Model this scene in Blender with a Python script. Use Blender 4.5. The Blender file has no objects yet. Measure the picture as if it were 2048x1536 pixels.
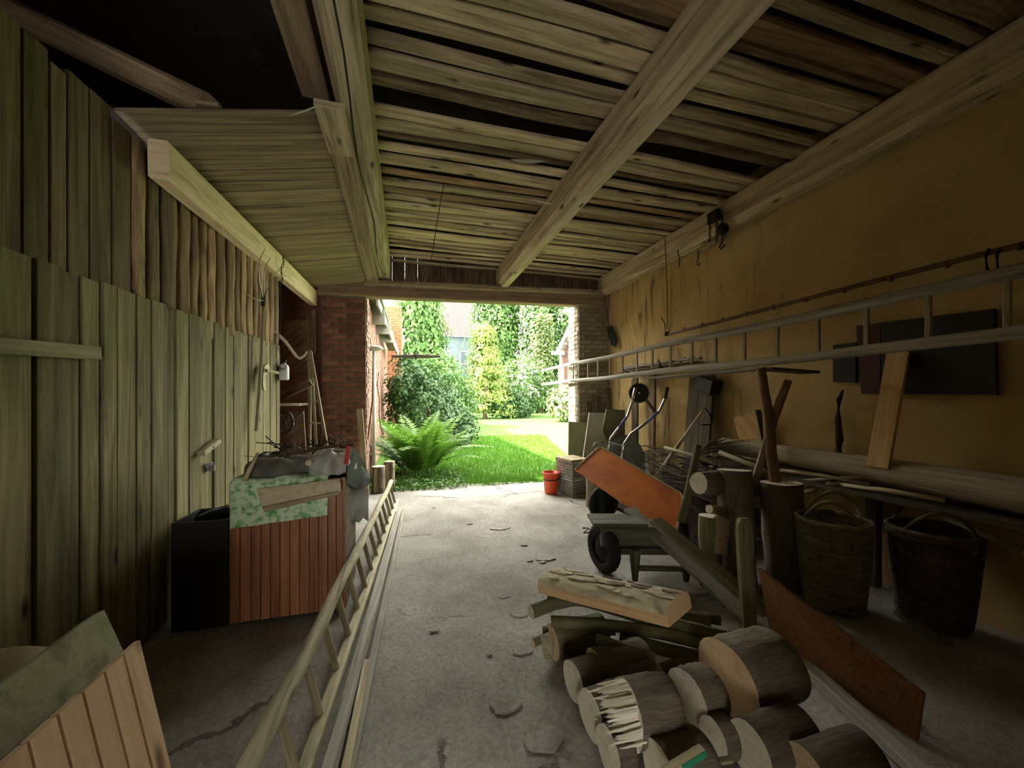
import bpy, math, random
from mathutils import Vector as V, Matrix
R = random.Random(11)
C = bpy.context.scene.collection
sc = bpy.context.scene
# ---------------------------------------------------------------- camera, sky, sun, exposure
YAW = math.radians(15.5); FPX = 770.0; HOR = 797.0; EYE = 1.5
cam = bpy.data.objects.new('camera', bpy.data.cameras.new('camera')); C.objects.link(cam)
cam.location = (0, 0, EYE); cam.rotation_euler = (math.pi/2, 0, -YAW)
cam.data.sensor_width = 36; cam.data.lens = FPX/2048*36; cam.data.shift_y = (HOR-768)/2048
cam.data.clip_start = .05; cam.data.clip_end = 300
sc.camera = cam
world = bpy.data.worlds.new('world'); sc.world = world; world.use_nodes = True
wn = world.node_tree.nodes; bg = wn['Background']
bg.inputs['Color'].default_value = (1.0, .98, .90, 1); bg.inputs['Strength'].default_value = 5.0
sun = bpy.data.objects.new('sun', bpy.data.lights.new('sun', 'SUN')); C.objects.link(sun)
sun.data.energy = 25; sun.data.angle = .01; sun.data.color = (1, .95, .80)
sun.rotation_euler = V((-1, .04, 1.05)).to_track_quat('Z', 'Y').to_euler()
vs = sc.view_settings
sc.display_settings.display_device = 'sRGB'
vs.view_transform = 'Standard'; vs.look = 'None'; vs.gamma = 1; vs.use_curve_mapping = False; vs.exposure = 1.75
sc.cycles.max_bounces = 10; sc.cycles.diffuse_bounces = 7; sc.cycles.sample_clamp_indirect = 12
# ---------------------------------------------------------------- helpers
_s, _c = math.sin(YAW), math.cos(YAW)
WL = ((-1.57, 2.04), (-1.43, 4.39))           # plan line of the plank wall
def at(px, py, x=None, y=None, z=None, line=None, d=None):
    """the point of the place that the photograph shows at a pixel, on a known plane"""
    u = (px-1024)/FPX; v = (HOR-py)/FPX
    r = V((_s+u*_c, _c-u*_s, v))
    if x is not None: t = x/r.x
    elif y is not None: t = y/r.y
    elif z is not None: t = (z-EYE)/r.z
    elif line is not None:
        (x0, y0), (x1, y1) = line; nx, ny = y1-y0, x0-x1; t = (nx*x0+ny*y0)/(nx*r.x+ny*r.y)
    else: t = d
    return V((0, 0, EYE))+r*t
def rnd(a, b): return R.uniform(a, b)
ORG = {}
class MB:
    def __init__(s): s.v = []; s.f = []; s.uv = []; s.m = []; s.sm = []
    def add(s, vs, fs, uvs=None, mat=0, smooth=False):
        n = len(s.v); s.v += [V(p) for p in vs]
        for i, f in enumerate(fs):
            s.f.append([n+k for k in f]); s.m.append(mat); s.sm.append(smooth)
            s.uv.append(uvs[i] if uvs else [(vs[k][0]+vs[k][2]*.37, vs[k][1]+vs[k][2]) for k in f])
    def sweep(s, path, prof, up=V((0, 0, 1)), sc=None, mat=0, cap=None, smooth=False, jit=0, caps=True, uvo=None, uprings=None):
        """profile polygon (side, up) swept along a path; u runs along the length in metres"""
        path = [V(p) for p in path]; n = len(prof); m = len(path); up = V(up)
        cap = mat if cap is None else cap
        uo, vo = uvo if uvo else (rnd(0, 20), rnd(0, 20))
        L = 0; us = []; vs = []
        per = [0]
        for k in range(n):
            a, b = prof[k], prof[(k+1) % n]; per.append(per[-1]+math.hypot(a[0]-b[0], a[1]-b[1]))
        for i, p in enumerate(path):
            t = (path[min(i+1, m-1)]-path[max(i-1, 0)]).normalized()
            side = t.cross(up)
            side = side.normalized() if side.length > 1e-5 else t.orthogonal().normalized()
            w = side.cross(t)
            if i: L += (p-path[i-1]).length
            us.append(uo+L)
            k_ = sc[i] if sc else 1
            kx, ky = k_ if isinstance(k_, tuple) else (k_, k_)
            for a, b in prof:
                j = 1+(rnd(-jit, jit) if jit else 0)
                vs.append(p+side*(a*kx*j)+w*(b*ky*j))
        fs = []; uvs = []
        for i in range(m-1):
            for k in range(n):
                k2 = (k+1) % n
                fs.append([i*n+k, i*n+k2, (i+1)*n+k2, (i+1)*n+k])
                uvs.append([(us[i], vo+per[k]), (us[i], vo+per[k+1]), (us[i+1], vo+per[k+1]), (us[i+1], vo+per[k])])
        s.add(vs, fs, uvs, mat, smooth)
        if caps:
            b = len(s.v)-len(vs)
            for i, rev in ((0, True), (m-1, False)):
                ids = [i*n+k for k in range(n)]
                u_ = [(uo+prof[k][0], vo+prof[k][1]) for k in range(n)]
                if rev: ids = ids[::-1]; u_ = u_[::-1]
                s.f.append([b+q for q in ids]); s.m.append(cap); s.sm.append(False); s.uv.append(u_)
        return s
    def bar(s, p0, p1, w, h, up=V((0, 0, 1)), ch=.0, seg=1, bow=0, **k):
        p0, p1 = V(p0), V(p1); a, b = w/2, h/2
        if ch: prof = [(-a+ch, -b), (a-ch, -b), (a, -b+ch), (a, b-ch), (a-ch, b), (-a+ch, b), (-a, b-ch), (-a, -b+ch)]
        else: prof = [(-a, -b), (a, -b), (a, b), (-a, b)]
        path = [p0.lerp(p1, i/seg)+V((0, 0, bow*math.sin(math.pi*i/seg))) for i in range(seg+1)]
        return s.sweep(path, prof, up, **k)
    def box(s, lo, hi, mat=0):
        lo, hi = V(lo), V(hi); c = (lo+hi)/2; d = hi-lo
        return s.bar((lo.x, c.y, c.z), (hi.x, c.y, c.z), d.y, d.z, mat=mat)
    def tube(s, path, r, n=10, **k):
        k.setdefault('smooth', True)
        rr = r if isinstance(r, (list, tuple)) else None
        r0 = 1 if rr else r
        prof = [(math.cos(2*math.pi*i/n)*r0, math.sin(2*math.pi*i/n)*r0) for i in range(n)]
        if rr:
            k['sc'] = rr
        return s.sweep(path, prof, **k)
    def lathe(s, prof, c, n=24, mat=0, smooth=True, ax=V((0, 0, 1)), capb=False, capt=False, capmat=None):
        c = V(c); q = V((0, 0, 1)).rotation_difference(V(ax)); vs = []
        for r, z in prof:
            for k in range(n):
                a = 2*math.pi*k/n; vs.append(c+q @ V((r*math.cos(a), r*math.sin(a), z)))
        fs = []; uvs = []
        for i in range(len(prof)-1):
            for k in range(n):
                k2 = (k+1) % n
                fs.append([i*n+k, i*n+k2, (i+1)*n+k2, (i+1)*n+k])
                uvs.append([(k/n, i*.1), ((k+1)/n, i*.1), ((k+1)/n, i*.1+.1), (k/n, i*.1+.1)])
        b = len(s.v); s.add(vs, fs, uvs, mat, smooth); cm = mat if capmat is None else capmat
        if capb: s.f.append([b+k for k in range(n)][::-1]); s.m.append(cm); s.sm.append(False); s.uv.append([(prof[0][0]*math.cos(2*math.pi*k/n), prof[0][0]*math.sin(2*math.pi*k/n)) for k in range(n)][::-1])
        if capt:
            o = b+(len(prof)-1)*n; s.f.append([o+k for k in range(n)]); s.m.append(cm); s.sm.append(False); s.uv.append([(prof[-1][0]*math.cos(2*math.pi*k/n), prof[-1][0]*math.sin(2*math.pi*k/n)) for k in range(n)])
        return s
    def grid(s, fn, nu, nv, mat=0, smooth=True, th=0):
        """sheet of nu x nv cells from fn(u, v); th gives it a back and edges"""
        P = [[V(fn(i/nu, j/nv)) for j in range(nv+1)] for i in range(nu+1)]
        vs = [P[i][j] for i in range(nu+1) for j in range(nv+1)]; W = nv+1
        fs = [[i*W+j, (i+1)*W+j, (i+1)*W+j+1, i*W+j+1] for i in range(nu) for j in range(nv)]
        lu = sum((P[i+1][0]-P[i][0]).length for i in range(nu)); lv = sum((P[0][j+1]-P[0][j]).length for j in range(nv))
        uv = lambda k: ((k//W)/nu*lu, (k % W)/nv*lv)
        s.add(vs, fs, [[uv(k) for k in f] for f in fs], mat, smooth)
        if th:
            nn = [V((0, 0, 0)) for _ in vs]
            for f in fs:
                m = (vs[f[1]]-vs[f[0]]).cross(vs[f[3]]-vs[f[0]])
                for k in f: nn[k] += m
            bk = [p-(q.normalized()*th if q.length else q) for p, q in zip(vs, nn)]
            f2 = [f[::-1] for f in fs]; s.add(bk, f2, [[uv(k) for k in f] for f in f2], mat, smooth)
            ring = [i*W for i in range(nu+1)]+[nu*W+j for j in range(1, nv+1)]+[i*W+nv for i in range(nu-1, -1, -1)]+[j for j in range(nv-1, 0, -1)]
            ev = [vs[k] for k in ring]+[bk[k] for k in ring]; n = len(ring)
            s.add(ev, [[(k+1) % n, k, n+k, n+(k+1) % n] for k in range(n)], None, mat, False)
        return s
    def poly(s, pts, n, th, mat=0, edge=None):
        """flat outline with real thickness along -n"""
        pts = [V(p) for p in pts]; n = V(n).normalized(); m = len(pts)
        bk = [p-n*th for p in pts]
        a = n.orthogonal().normalized(); b = n.cross(a)
        uv = [(p.dot(a), p.dot(b)) for p in pts]
        s.add(pts+bk, [list(range(m))], [uv], mat)
        base = len(s.v)-2*m
        s.f.append([base+m+k for k in range(m)][::-1]); s.m.append(mat); s.sm.append(False); s.uv.append(uv[::-1])
        for k in range(m):
            k2 = (k+1) % m; s.f.append([base+k2, base+k, base+m+k, base+m+k2]); s.m.append(mat if edge is None else edge); s.sm.append(False)
            s.uv.append([uv[k2], uv[k], (uv[k][0], uv[k][1]+th), (uv[k2][0], uv[k2][1]+th)])
        return s
    def mesh(s, name, mats, org):
        me = bpy.data.meshes.new(name); o = V(org)
        me.from_pydata([p-o for p in s.v], [], s.f)
        for m in (mats if isinstance(mats, (list, tuple)) else [mats]): me.materials.append(m)
        me.polygons.foreach_set('material_index', s.m); me.polygons.foreach_set('use_smooth', s.sm)
        ul = me.uv_layers.new(name='UVMap'); fl = []
        for u in s.uv:
            for p in u: fl += [p[0], p[1]]
        ul.data.foreach_set('uv', fl); me.update()
        return me
    def build(s, name, mats, parent=None, label=None, cat=None, group=None, kind=None):
        if parent is None:
            xs = [p.x for p in s.v]; ys = [p.y for p in s.v]
            org = V(((min(xs)+max(xs))/2, (min(ys)+max(ys))/2, min(p.z for p in s.v)))
        else: org = ORG[parent]
        o = bpy.data.objects.new(name, s.mesh(name, mats, org)); C.objects.link(o)
        if parent is None: o.location = org
        else: o.parent = parent
        ORG[o] = org
        return tag(o, label, cat, group, kind)
def tag(o, label=None, cat=None, group=None, kind=None):
    for k, v in (('label', label), ('category', cat), ('group', group), ('kind', kind)):
        if v: o[k] = v
    return o
def thing(name, label, cat, loc, group=None, kind=None):
    o = bpy.data.objects.new(name, None); C.objects.link(o); o.location = loc; ORG[o] = V(loc); o.empty_display_size = .1
    return tag(o, label, cat, group, kind)
def copy_to(o, loc, rot=(0, 0, 0), label=None, scale=None, parent=None):
    """copy of a thing with its parts"""
    c = o.copy(); C.objects.link(c); c.location = loc; c.rotation_euler = rot
    if scale: c.scale = scale
    if label: c['label'] = label
    for ch in o.children:
        d = ch.copy(); C.objects.link(d); d.parent = c
        for g in ch.children:
            e = g.copy(); C.objects.link(e); e.parent = d
    return c
# ---------------------------------------------------------------- materials
def _nt(name, rough, metal=0):
    m = bpy.data.materials.new(name); m.use_nodes = True; nt = m.node_tree; b = nt.nodes['Principled BSDF']
    b.inputs['Roughness'].default_value = rough; b.inputs['Metallic'].default_value = metal
    b.inputs['Specular IOR Level'].default_value = .3
    return m, nt, b
def _ramp(nt, stops):
    r = nt.nodes.new('ShaderNodeValToRGB'); e = r.color_ramp.elements
    e[0].position, e[0].color = stops[0][0], (*stops[0][1], 1); e[1].position, e[1].color = stops[-1][0], (*stops[-1][1], 1)
    for p, c in stops[1:-1]:
        q = e.new(p); q.color = (*c, 1)
    return r
def lin(r, g, b):
    f = lambda v: (v/255/12.92 if v/255 <= .04045 else ((v/255+.055)/1.055)**2.4)
    return (f(r), f(g), f(b))
def _noise(nt, vec, scale, detail=5, rough=.6, dist=0):
    n = nt.nodes.new('ShaderNodeTexNoise'); n.inputs['Scale'].default_value = scale; n.inputs['Detail'].default_value = detail
    n.inputs['Roughness'].default_value = rough; n.inputs['Distortion'].default_value = dist
    nt.links.new(vec, n.inputs['Vector']); return n
def _mix(nt, a, b, fac, mode='MIX'):
    m = nt.nodes.new('ShaderNodeMix'); m.data_type = 'RGBA'; m.blend_type = mode
    for i, q in ((0, fac), (6, a), (7, b)):
        if isinstance(q, (int, float)): m.inputs[i].default_value = q
        elif isinstance(q, tuple): m.inputs[i].default_value = (*q, 1)
        else: nt.links.new(q, m.inputs[i])
    return m.outputs[2]
def _map(nt, out, scale):
    m = nt.nodes.new('ShaderNodeMapping'); m.inputs['Scale'].default_value = scale; nt.links.new(out, m.inputs['Vector']); return m.outputs['Vector']
def wood(name, c1, c2, dark=None, su=1.6, sv=38, rough=.8, bump=.35, var=.22, stain=None, stain_amt=.5, knots=False, spec=.25):
    """weathered timber: grain runs along u of each piece; every object gets its own tone"""
    m, nt, b = _nt(name, rough); N = nt.nodes; Lk = nt.links; b.inputs['Specular IOR Level'].default_value = spec
    tc = N.new('ShaderNodeTexCoord'); oi = N.new('ShaderNodeObjectInfo')
    comb = N.new('ShaderNodeCombineXYZ'); mu = N.new('ShaderNodeMath'); mu.operation = 'MULTIPLY'; mu.inputs[1].default_value = 37
    Lk.new(oi.outputs['Random'], mu.inputs[0]); Lk.new(mu.outputs[0], comb.inputs['Z'])
    ad = N.new('ShaderNodeVectorMath'); ad.operation = 'ADD'; Lk.new(tc.outputs['UV'], ad.inputs[0]); Lk.new(comb.outputs[0], ad.inputs[1])
    uv = ad.outputs[0]
    g = _noise(nt, _map(nt, uv, (su, sv, 1)), 1, 6, .65, .8)
    dark = dark or tuple(x*.45 for x in c1)
    r = _ramp(nt, [(.28, dark), (.48, c1), (.68, c2)]); Lk.new(g.outputs['Fac'], r.inputs['Fac'])
    col = r.outputs['Color']
    big = _noise(nt, _map(nt, uv, (1.1, 5, 1)), 1, 4, .6, .4)
    rb = _ramp(nt, [(.38, (0, 0, 0)), (.66, (1, 1, 1))]); Lk.new(big.outputs['Fac'], rb.inputs['Fac'])
    if stain:
        f = N.new('ShaderNodeMath'); f.operation = 'MULTIPLY'; f.inputs[1].default_value = stain_amt; Lk.new(rb.outputs['Color'], f.inputs[0])
        col = _mix(nt, col, stain, f.outputs[0])
    if knots:
        vo = N.new('ShaderNodeTexVoronoi'); vo.inputs['Scale'].default_value = 1; Lk.new(_map(nt, uv, (2.2, 6.5, 1)), vo.inputs['Vector'])
        rk = _ramp(nt, [(.05, (1, 1, 1)), (.16, (0, 0, 0))]); Lk.new(vo.outputs['Distance'], rk.inputs['Fac'])
        col = _mix(nt, col, tuple(x*.4 for x in dark), rk.outputs['Color'])
    hv = N.new('ShaderNodeHueSaturation'); mr = N.new('ShaderNodeMapRange'); mr.inputs[3].default_value = 1-var; mr.inputs[4].default_value = 1+var
    Lk.new(oi.outputs['Random'], mr.inputs[0]); Lk.new(mr.outputs[0], hv.inputs['Value']); Lk.new(col, hv.inputs['Color'])
    Lk.new(hv.outputs['Color'], b.inputs['Base Color'])
    bp = N.new('ShaderNodeBump'); bp.inputs['Strength'].default_value = bump; bp.inputs['Distance'].default_value = .006
    Lk.new(g.outputs['Fac'], bp.inputs['Height']); Lk.new(bp.outputs['Normal'], b.inputs['Normal'])
    return m
def plain(name, c1, c2=None, scale=8, rough=.7, metal=0, bump=0, var=0, detail=5, lo=.35, hi=.65, spec=.3, c3=None, bscale=None, coord='Object', sheen=0):
    m, nt, b = _nt(name, rough, metal); N = nt.nodes; Lk = nt.links; b.inputs['Specular IOR Level'].default_value = spec
    tc = N.new('ShaderNodeTexCoord'); oi = N.new('ShaderNodeObjectInfo')
    vec = tc.outputs[coord]
    n = _noise(nt, vec, scale, detail, .6, .2)
    stops = [(lo, c1), (hi, c2 or tuple(min(1, x*1.25) for x in c1))]
    if c3: stops = [(lo, c1), ((lo+hi)/2, c2), (hi, c3)]
    r = _ramp(nt, stops); Lk.new(n.outputs['Fac'], r.inputs['Fac']); col = r.outputs['Color']
    if var:
        hv = N.new('ShaderNodeHueSaturation'); mr = N.new('ShaderNodeMapRange'); mr.inputs[3].default_value = 1-var; mr.inputs[4].default_value = 1+var
        Lk.new(oi.outputs['Random'], mr.inputs[0]); Lk.new(mr.outputs[0], hv.inputs['Value']); Lk.new(col, hv.inputs['Color']); col = hv.outputs['Color']
    Lk.new(col, b.inputs['Base Color'])
    if bump:
        n2 = _noise(nt, vec, bscale or scale*3, 6, .65)
        bp = N.new('ShaderNodeBump'); bp.inputs['Strength'].default_value = bump; bp.inputs['Distance'].default_value = .01
        Lk.new(n2.outputs['Fac'], bp.inputs['Height']); Lk.new(bp.outputs['Normal'], b.inputs['Normal'])
    return m
def leaf_mat(name, c1, c2, trans=.35, rough=.5):
    m, nt, b = _nt(name, rough); N = nt.nodes; Lk = nt.links
    tc = N.new('ShaderNodeTexCoord'); n = _noise(nt, tc.outputs['Object'], 3.0, 3, .6)
    wn_ = N.new('ShaderNodeTexWhiteNoise'); Lk.new(tc.outputs['UV'], wn_.inputs['Vector'])
    md = N.new('ShaderNodeMath'); md.operation = 'ADD'; Lk.new(n.outputs['Fac'], md.inputs[0])
    sc_ = N.new('ShaderNodeMath'); sc_.operation = 'MULTIPLY_ADD'; sc_.inputs[1].default_value = .3; sc_.inputs[2].default_value = -.15
    Lk.new(wn_.outputs['Value'], sc_.inputs[0]); Lk.new(sc_.outputs[0], md.inputs[1])
    r = _ramp(nt, [(.3, c1), (.7, c2)]); Lk.new(md.outputs[0], r.inputs['Fac']); Lk.new(r.outputs['Color'], b.inputs['Base Color'])
    tr = N.new('ShaderNodeBsdfTranslucent'); Lk.new(r.outputs['Color'], tr.inputs['Color'])
    mx = N.new('ShaderNodeMixShader'); mx.inputs[0].default_value = trans
    Lk.new(b.outputs[0], mx.inputs[1]); Lk.new(tr.outputs[0], mx.inputs[2])
    Lk.new(mx.outputs[0], N['Material Output'].inputs['Surface'])
    return m
# ---------------------------------------------------------------- materials of the setting
M = {}
M['slat'] = wood('slat_wood', (.45, .355, .215), (.66, .54, .36), (.11, .08, .045), su=1.3, sv=26, var=.3, stain=(.16, .11, .06), stain_amt=.55, knots=True)
M['slat_dark'] = wood('slat_dark', (.13, .085, .05), (.24, .18, .11), (.03, .02, .015), su=2.5, sv=22, var=.3, bump=.6)
M['slat_brown'] = wood('slat_brown', (.22, .13, .07), (.36, .25, .14), (.07, .04, .02), su=1.5, sv=26, var=.25)
M['beam'] = wood('hewn_beam', (.50, .395, .255), (.68, .57, .40), (.12, .09, .05), su=.9, sv=20, bump=.7, var=.06, stain=(.25, .19, .10), stain_amt=.4, knots=True)
M['beam_brown'] = wood('brown_beam', (.24, .17, .10), (.36, .27, .16), (.09, .06, .035), su=.9, sv=20, bump=.5, var=.1)
M['beam_yellow'] = wood('yellow_beam', (.78, .61, .38), (.88, .72, .47), (.46, .36, .19), su=2, sv=16, bump=.3, var=.04)
M['plank'] = wood('wall_plank', (.185, .155, .072), (.31, .265, .135), (.045, .036, .018), su=1.1, sv=20, bump=.5, var=.28, stain=(.075, .12, .035), stain_amt=.38, knots=True)
M['plank_up'] = wood('upper_plank', (.17, .125, .06), (.27, .21, .105), (.05, .035, .018), su=1.1, sv=20, bump=.5, var=.3, stain=(.08, .09, .03), stain_amt=.4, knots=True)
M['offcut'] = wood('barked_offcut', (.30, .20, .095), (.50, .38, .20), (.07, .045, .022), su=2.2, sv=16, bump=.5, var=.42, stain=(.10, .06, .03), stain_amt=.55)
M['lowceil'] = wood('lower_ceiling', (.25, .18, .11), (.385, .295, .185), (.065, .05, .026), su=.9, sv=24, bump=.5, var=.16)
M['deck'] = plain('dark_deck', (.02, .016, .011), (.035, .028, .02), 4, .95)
M['rust'] = plain('rusted_iron', (.045, .024, .014), (.10, .055, .03), 30, .8, .3)
M['iron'] = plain('dark_iron', (.018, .017, .016), (.04, .038, .035), 20, .6, .5)
M['brick_red'] = plain('brick_dark', (.15, .060, .036), (.27, .12, .07), 14, .9, bump=.5, var=.35, c3=(.20, .13, .09))
M['brick_grey'] = plain('brick_grey', (.22, .19, .125), (.33, .28, .19), 14, .9, bump=.5, var=.3)
M['brick_sun'] = plain('brick_pale', (.16, .078, .052), (.24, .135, .098), 10, .9, bump=.3, var=.25)
M['mortar'] = plain('old_mortar', (.17, .15, .11), (.26, .235, .18), 18, .95, bump=.5)
def concrete():
    m, nt, b = _nt('concrete', .92); N = nt.nodes; Lk = nt.links
    tc = N.new('ShaderNodeTexCoord'); o = tc.outputs['Object']
    a = _noise(nt, o, 1.3, 8, .62, .3); r = _ramp(nt, [(.34, (.25, .235, .205)), (.5, (.36, .345, .31)), (.68, (.47, .455, .42))]); Lk.new(a.outputs['Fac'], r.inputs['Fac'])
    f = _noise(nt, o, 40, 6, .7); rf = _ramp(nt, [(.34, (.62, .60, .55)), (.6, (1, 1, 1))]); Lk.new(f.outputs['Fac'], rf.inputs['Fac'])
    col = _mix(nt, r.outputs['Color'], rf.outputs['Color'], .8, 'MULTIPLY')
    d = _noise(nt, o, 3.1, 5, .7, .5); rd = _ramp(nt, [(.56, (0, 0, 0)), (.72, (1, 1, 1))]); Lk.new(d.outputs['Fac'], rd.inputs['Fac'])
    mu = N.new('ShaderNodeMath'); mu.operation = 'MULTIPLY'; mu.inputs[1].default_value = .55; Lk.new(rd.outputs['Color'], mu.inputs[0])
    col = _mix(nt, col, (.17, .155, .125), mu.outputs[0])
    vo = N.new('ShaderNodeTexVoronoi'); vo.feature = 'DISTANCE_TO_EDGE'; vo.inputs['Scale'].default_value = .85
    wv = _noise(nt, o, 2.5, 6, .7); wm = _mix(nt, o, wv.outputs['Color'], .22); Lk.new(wm, vo.inputs['Vector'])
    rc = _ramp(nt, [(.004, (1, 1, 1)), (.012, (0, 0, 0))]); Lk.new(vo.outputs['Distance'], rc.inputs['Fac'])
    msk = _noise(nt, o, .7, 2); rm = _ramp(nt, [(.5, (0, 0, 0)), (.56, (.8, .8, .8))]); Lk.new(msk.outputs['Fac'], rm.inputs['Fac'])
    ck = N.new('ShaderNodeMath'); ck.operation = 'MULTIPLY'; Lk.new(rc.outputs['Color'], ck.inputs[0]); Lk.new(rm.outputs['Color'], ck.inputs[1])
    col = _mix(nt, col, (.09, .08, .065), ck.outputs[0])
    Lk.new(col, b.inputs['Base Color'])
    h1 = _noise(nt, o, 9, 8, .7); h2 = _noise(nt, o, 60, 4, .7)
    ma = N.new('ShaderNodeMath'); ma.operation = 'MULTIPLY_ADD'; ma.inputs[1].default_value = .35; Lk.new(h2.outputs['Fac'], ma.inputs[0]); Lk.new(h1.outputs['Fac'], ma.inputs[2])
    mb = N.new('ShaderNodeMath'); mb.operation = 'SUBTRACT'; Lk.new(ma.outputs[0], mb.inputs[0]); Lk.new(ck.outputs[0], mb.inputs[1])
    bp = N.new('ShaderNodeBump'); bp.inputs['Strength'].default_value = .8; bp.inputs['Distance'].default_value = .02
    Lk.new(mb.outputs[0], bp.inputs['Height']); Lk.new(bp.outputs['Normal'], b.inputs['Normal'])
    return m
M['concrete'] = concrete()
def plaster():
    m, nt, b = _nt('ochre_plaster', .95); N = nt.nodes; Lk = nt.links
    tc = N.new('ShaderNodeTexCoord'); o = tc.outputs['Object']
    a = _noise(nt, o, .9, 7, .6, .3); r = _ramp(nt, [(.3, (.38, .265, .095)), (.5, (.47, .345, .145)), (.7, (.56, .43, .21))]); Lk.new(a.outputs['Fac'], r.inputs['Fac'])
    # dirt runs hanging down the wall near the gateway and grimy smears lower down
    s_ = _noise(nt, _map(nt, o, (1, 7, .8)), 1.6, 7, .7, .4); rs = _ramp(nt, [(.54, (0, 0, 0)), (.66, (1, 1, 1))]); Lk.new(s_.outputs['Fac'], rs.inputs['Fac'])
    sx = N.new('ShaderNodeSeparateXYZ'); Lk.new(o, sx.inputs[0])
    ry = N.new('ShaderNodeMapRange'); ry.inputs[1].default_value = .4; ry.inputs[2].default_value = 3.5; ry.inputs[3].default_value = 0; ry.inputs[4].default_value = .95; Lk.new(sx.outputs['Y'], ry.inputs[0])
    mu = N.new('ShaderNodeMath'); mu.operation = 'MULTIPLY'; Lk.new(rs.outputs['Color'], mu.inputs[0]); Lk.new(ry.outputs[0], mu.inputs[1])
    col = _mix(nt, r.outputs['Color'], (.13, .09, .045), mu.outputs[0])
    d = _noise(nt, o, 2.3, 6, .7, .6); rd = _ramp(nt, [(.60, (0, 0, 0)), (.74, (.6, .6, .6))]); Lk.new(d.outputs['Fac'], rd.inputs['Fac'])
    col = _mix(nt, col, (.17, .12, .05), rd.outputs['Color'])
    Lk.new(col, b.inputs['Base Color'])
    h = _noise(nt, o, 14, 8, .7); bp = N.new('ShaderNodeBump'); bp.inputs['Strength'].default_value = .35; bp.inputs['Distance'].default_value = .02
    Lk.new(h.outputs['Fac'], bp.inputs['Height']); Lk.new(bp.outputs['Normal'], b.inputs['Normal'])
    return m
M['plaster'] = plaster()
M['earth'] = plain('dark_earth', (.05, .042, .03), (.09, .075, .05), 6, 1, bump=.5)
# ---------------------------------------------------------------- floor
mb = MB(); nx, ny = 62, 100
def fl(u, v):
    x = -3.9+u*7.7; y = -3.2+v*9.9
    if v == 1: y += .10*math.sin(x*2.1)+rnd(-.05, .05)
    return (x, y, -.004+.006*math.sin(x*2.3+y)*math.sin(y*1.7))
mb.grid(fl, nx, ny); floor = mb.build('floor', M['concrete'], label='worn grey concrete floor of the shed with cracks and chips', kind='structure')
def patch(px, py, r, z=.008, sq=.8):
    c = at(px, py, z=0); n = 18; pts = [(c.x+r*(1+rnd(-.14, .14))*math.cos(2*math.pi*k/n), c.y+r*sq*(1+rnd(-.14, .14))*math.sin(2*math.pi*k/n)) for k in range(n)]
    m = MB(); m.poly([(x, y, z) for x, y in pts], (0, 0, 1), .012); m.build('concrete_patch', M['concrete'], floor)
for a in [(1088, 1478, .085), (1012, 1408, .075), (1045, 1300, .06, .006), (1040, 1228, .06, .007), (1090, 1115, .10, .006), (1000, 1055, .12, .006)]: patch(*a)
# floor chips: thin loose flakes at the crack
for k in range(0, 16, 2):
    px, py = [(1050, 1090), (1075, 1112), (1062, 1122), (1040, 1075), (1085, 1125), (1058, 1105), (870, 1262), (905, 1085), (1010, 1195), (930, 1380), (868, 1016), (990, 1050), (940, 1048), (1040, 1190), (980, 1310), (860, 1420)][k]
    c = at(px, py, z=0); m = MB(); n = 6; r = rnd(.02, .045); w = rnd(.3, .5)
    m.poly([(c.x+r*math.cos(6.28*q/n)*(1+rnd(-.3, .3)), c.y+r*w*math.sin(6.28*q/n)*(1+rnd(-.3, .3)), .007) for q in range(n)], (0, 0, 1), .006)
    m.build('flake', M['concrete'], floor)
# ---------------------------------------------------------------- plank wall on the left
WT = V((.0594, 1, 0)).normalized(); WNrm = V((1, -.0594, 0)).normalized()
def wl(y, off=0, z=0): return V((-1.57+(y-2.04)*.0594, y, z))+WNrm*off
def wy(px): return at(px, 797, line=WL).y
mb = MB(); mb.bar(wl(-3, -.075), wl(5.0, -.075), .05, 3.06, up=(0, 0, 1))
for i in range(len(mb.v)): mb.v[i].z += 1.53
wall = mb.build('wall_left', M['deck'], label='old green-stained plank wall along the left of the shed', kind='structure')
def vplank(y0, y1, z0, z1, off, th, mat, gap=.003, tilt=0):
    m = MB(); a = (y0+y1)/2; w = (y1-y0)/WT.y-gap
    m.bar(wl(a, off-th/2, z0), wl(a+tilt, off-th/2, z1), w, th, up=WNrm, ch=min(.004, th*.2))
    return m.build('plank', mat, wall)
low = [0, 70, 127, 165, 204, 234, 273, 303, 333, 353, 378, 402, 427, 439, 452, 468, 482, 498, 512, 528, 541, 553, 560]
ys = [wy(p) for p in low]; yy = ys[0]
while yy > -2.8: ys.insert(0, yy-.17); yy = ys[0]
for i in range(len(ys)-1):
    vplank(ys[i], ys[i+1], .01+rnd(0, .03), 2.11+rnd(-.006, .006), rnd(-.012, .006), .026, M['plank'], gap=rnd(.003, .010))
upx = [0, 60, 114, 148, 192, 235, 273]
ys = [wy(p) for p in upx]; yy = ys[0]
while yy > -2.8: ys.insert(0, yy-.19); yy = ys[0]
for i in range(len(ys)-1):
    vplank(ys[i], ys[i+1], 2.10+rnd(-.01, .015), 3.09+rnd(-.05, .03), -.022+rnd(-.008, .004), .024, M['plank_up'], gap=rnd(.003, .012))
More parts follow.
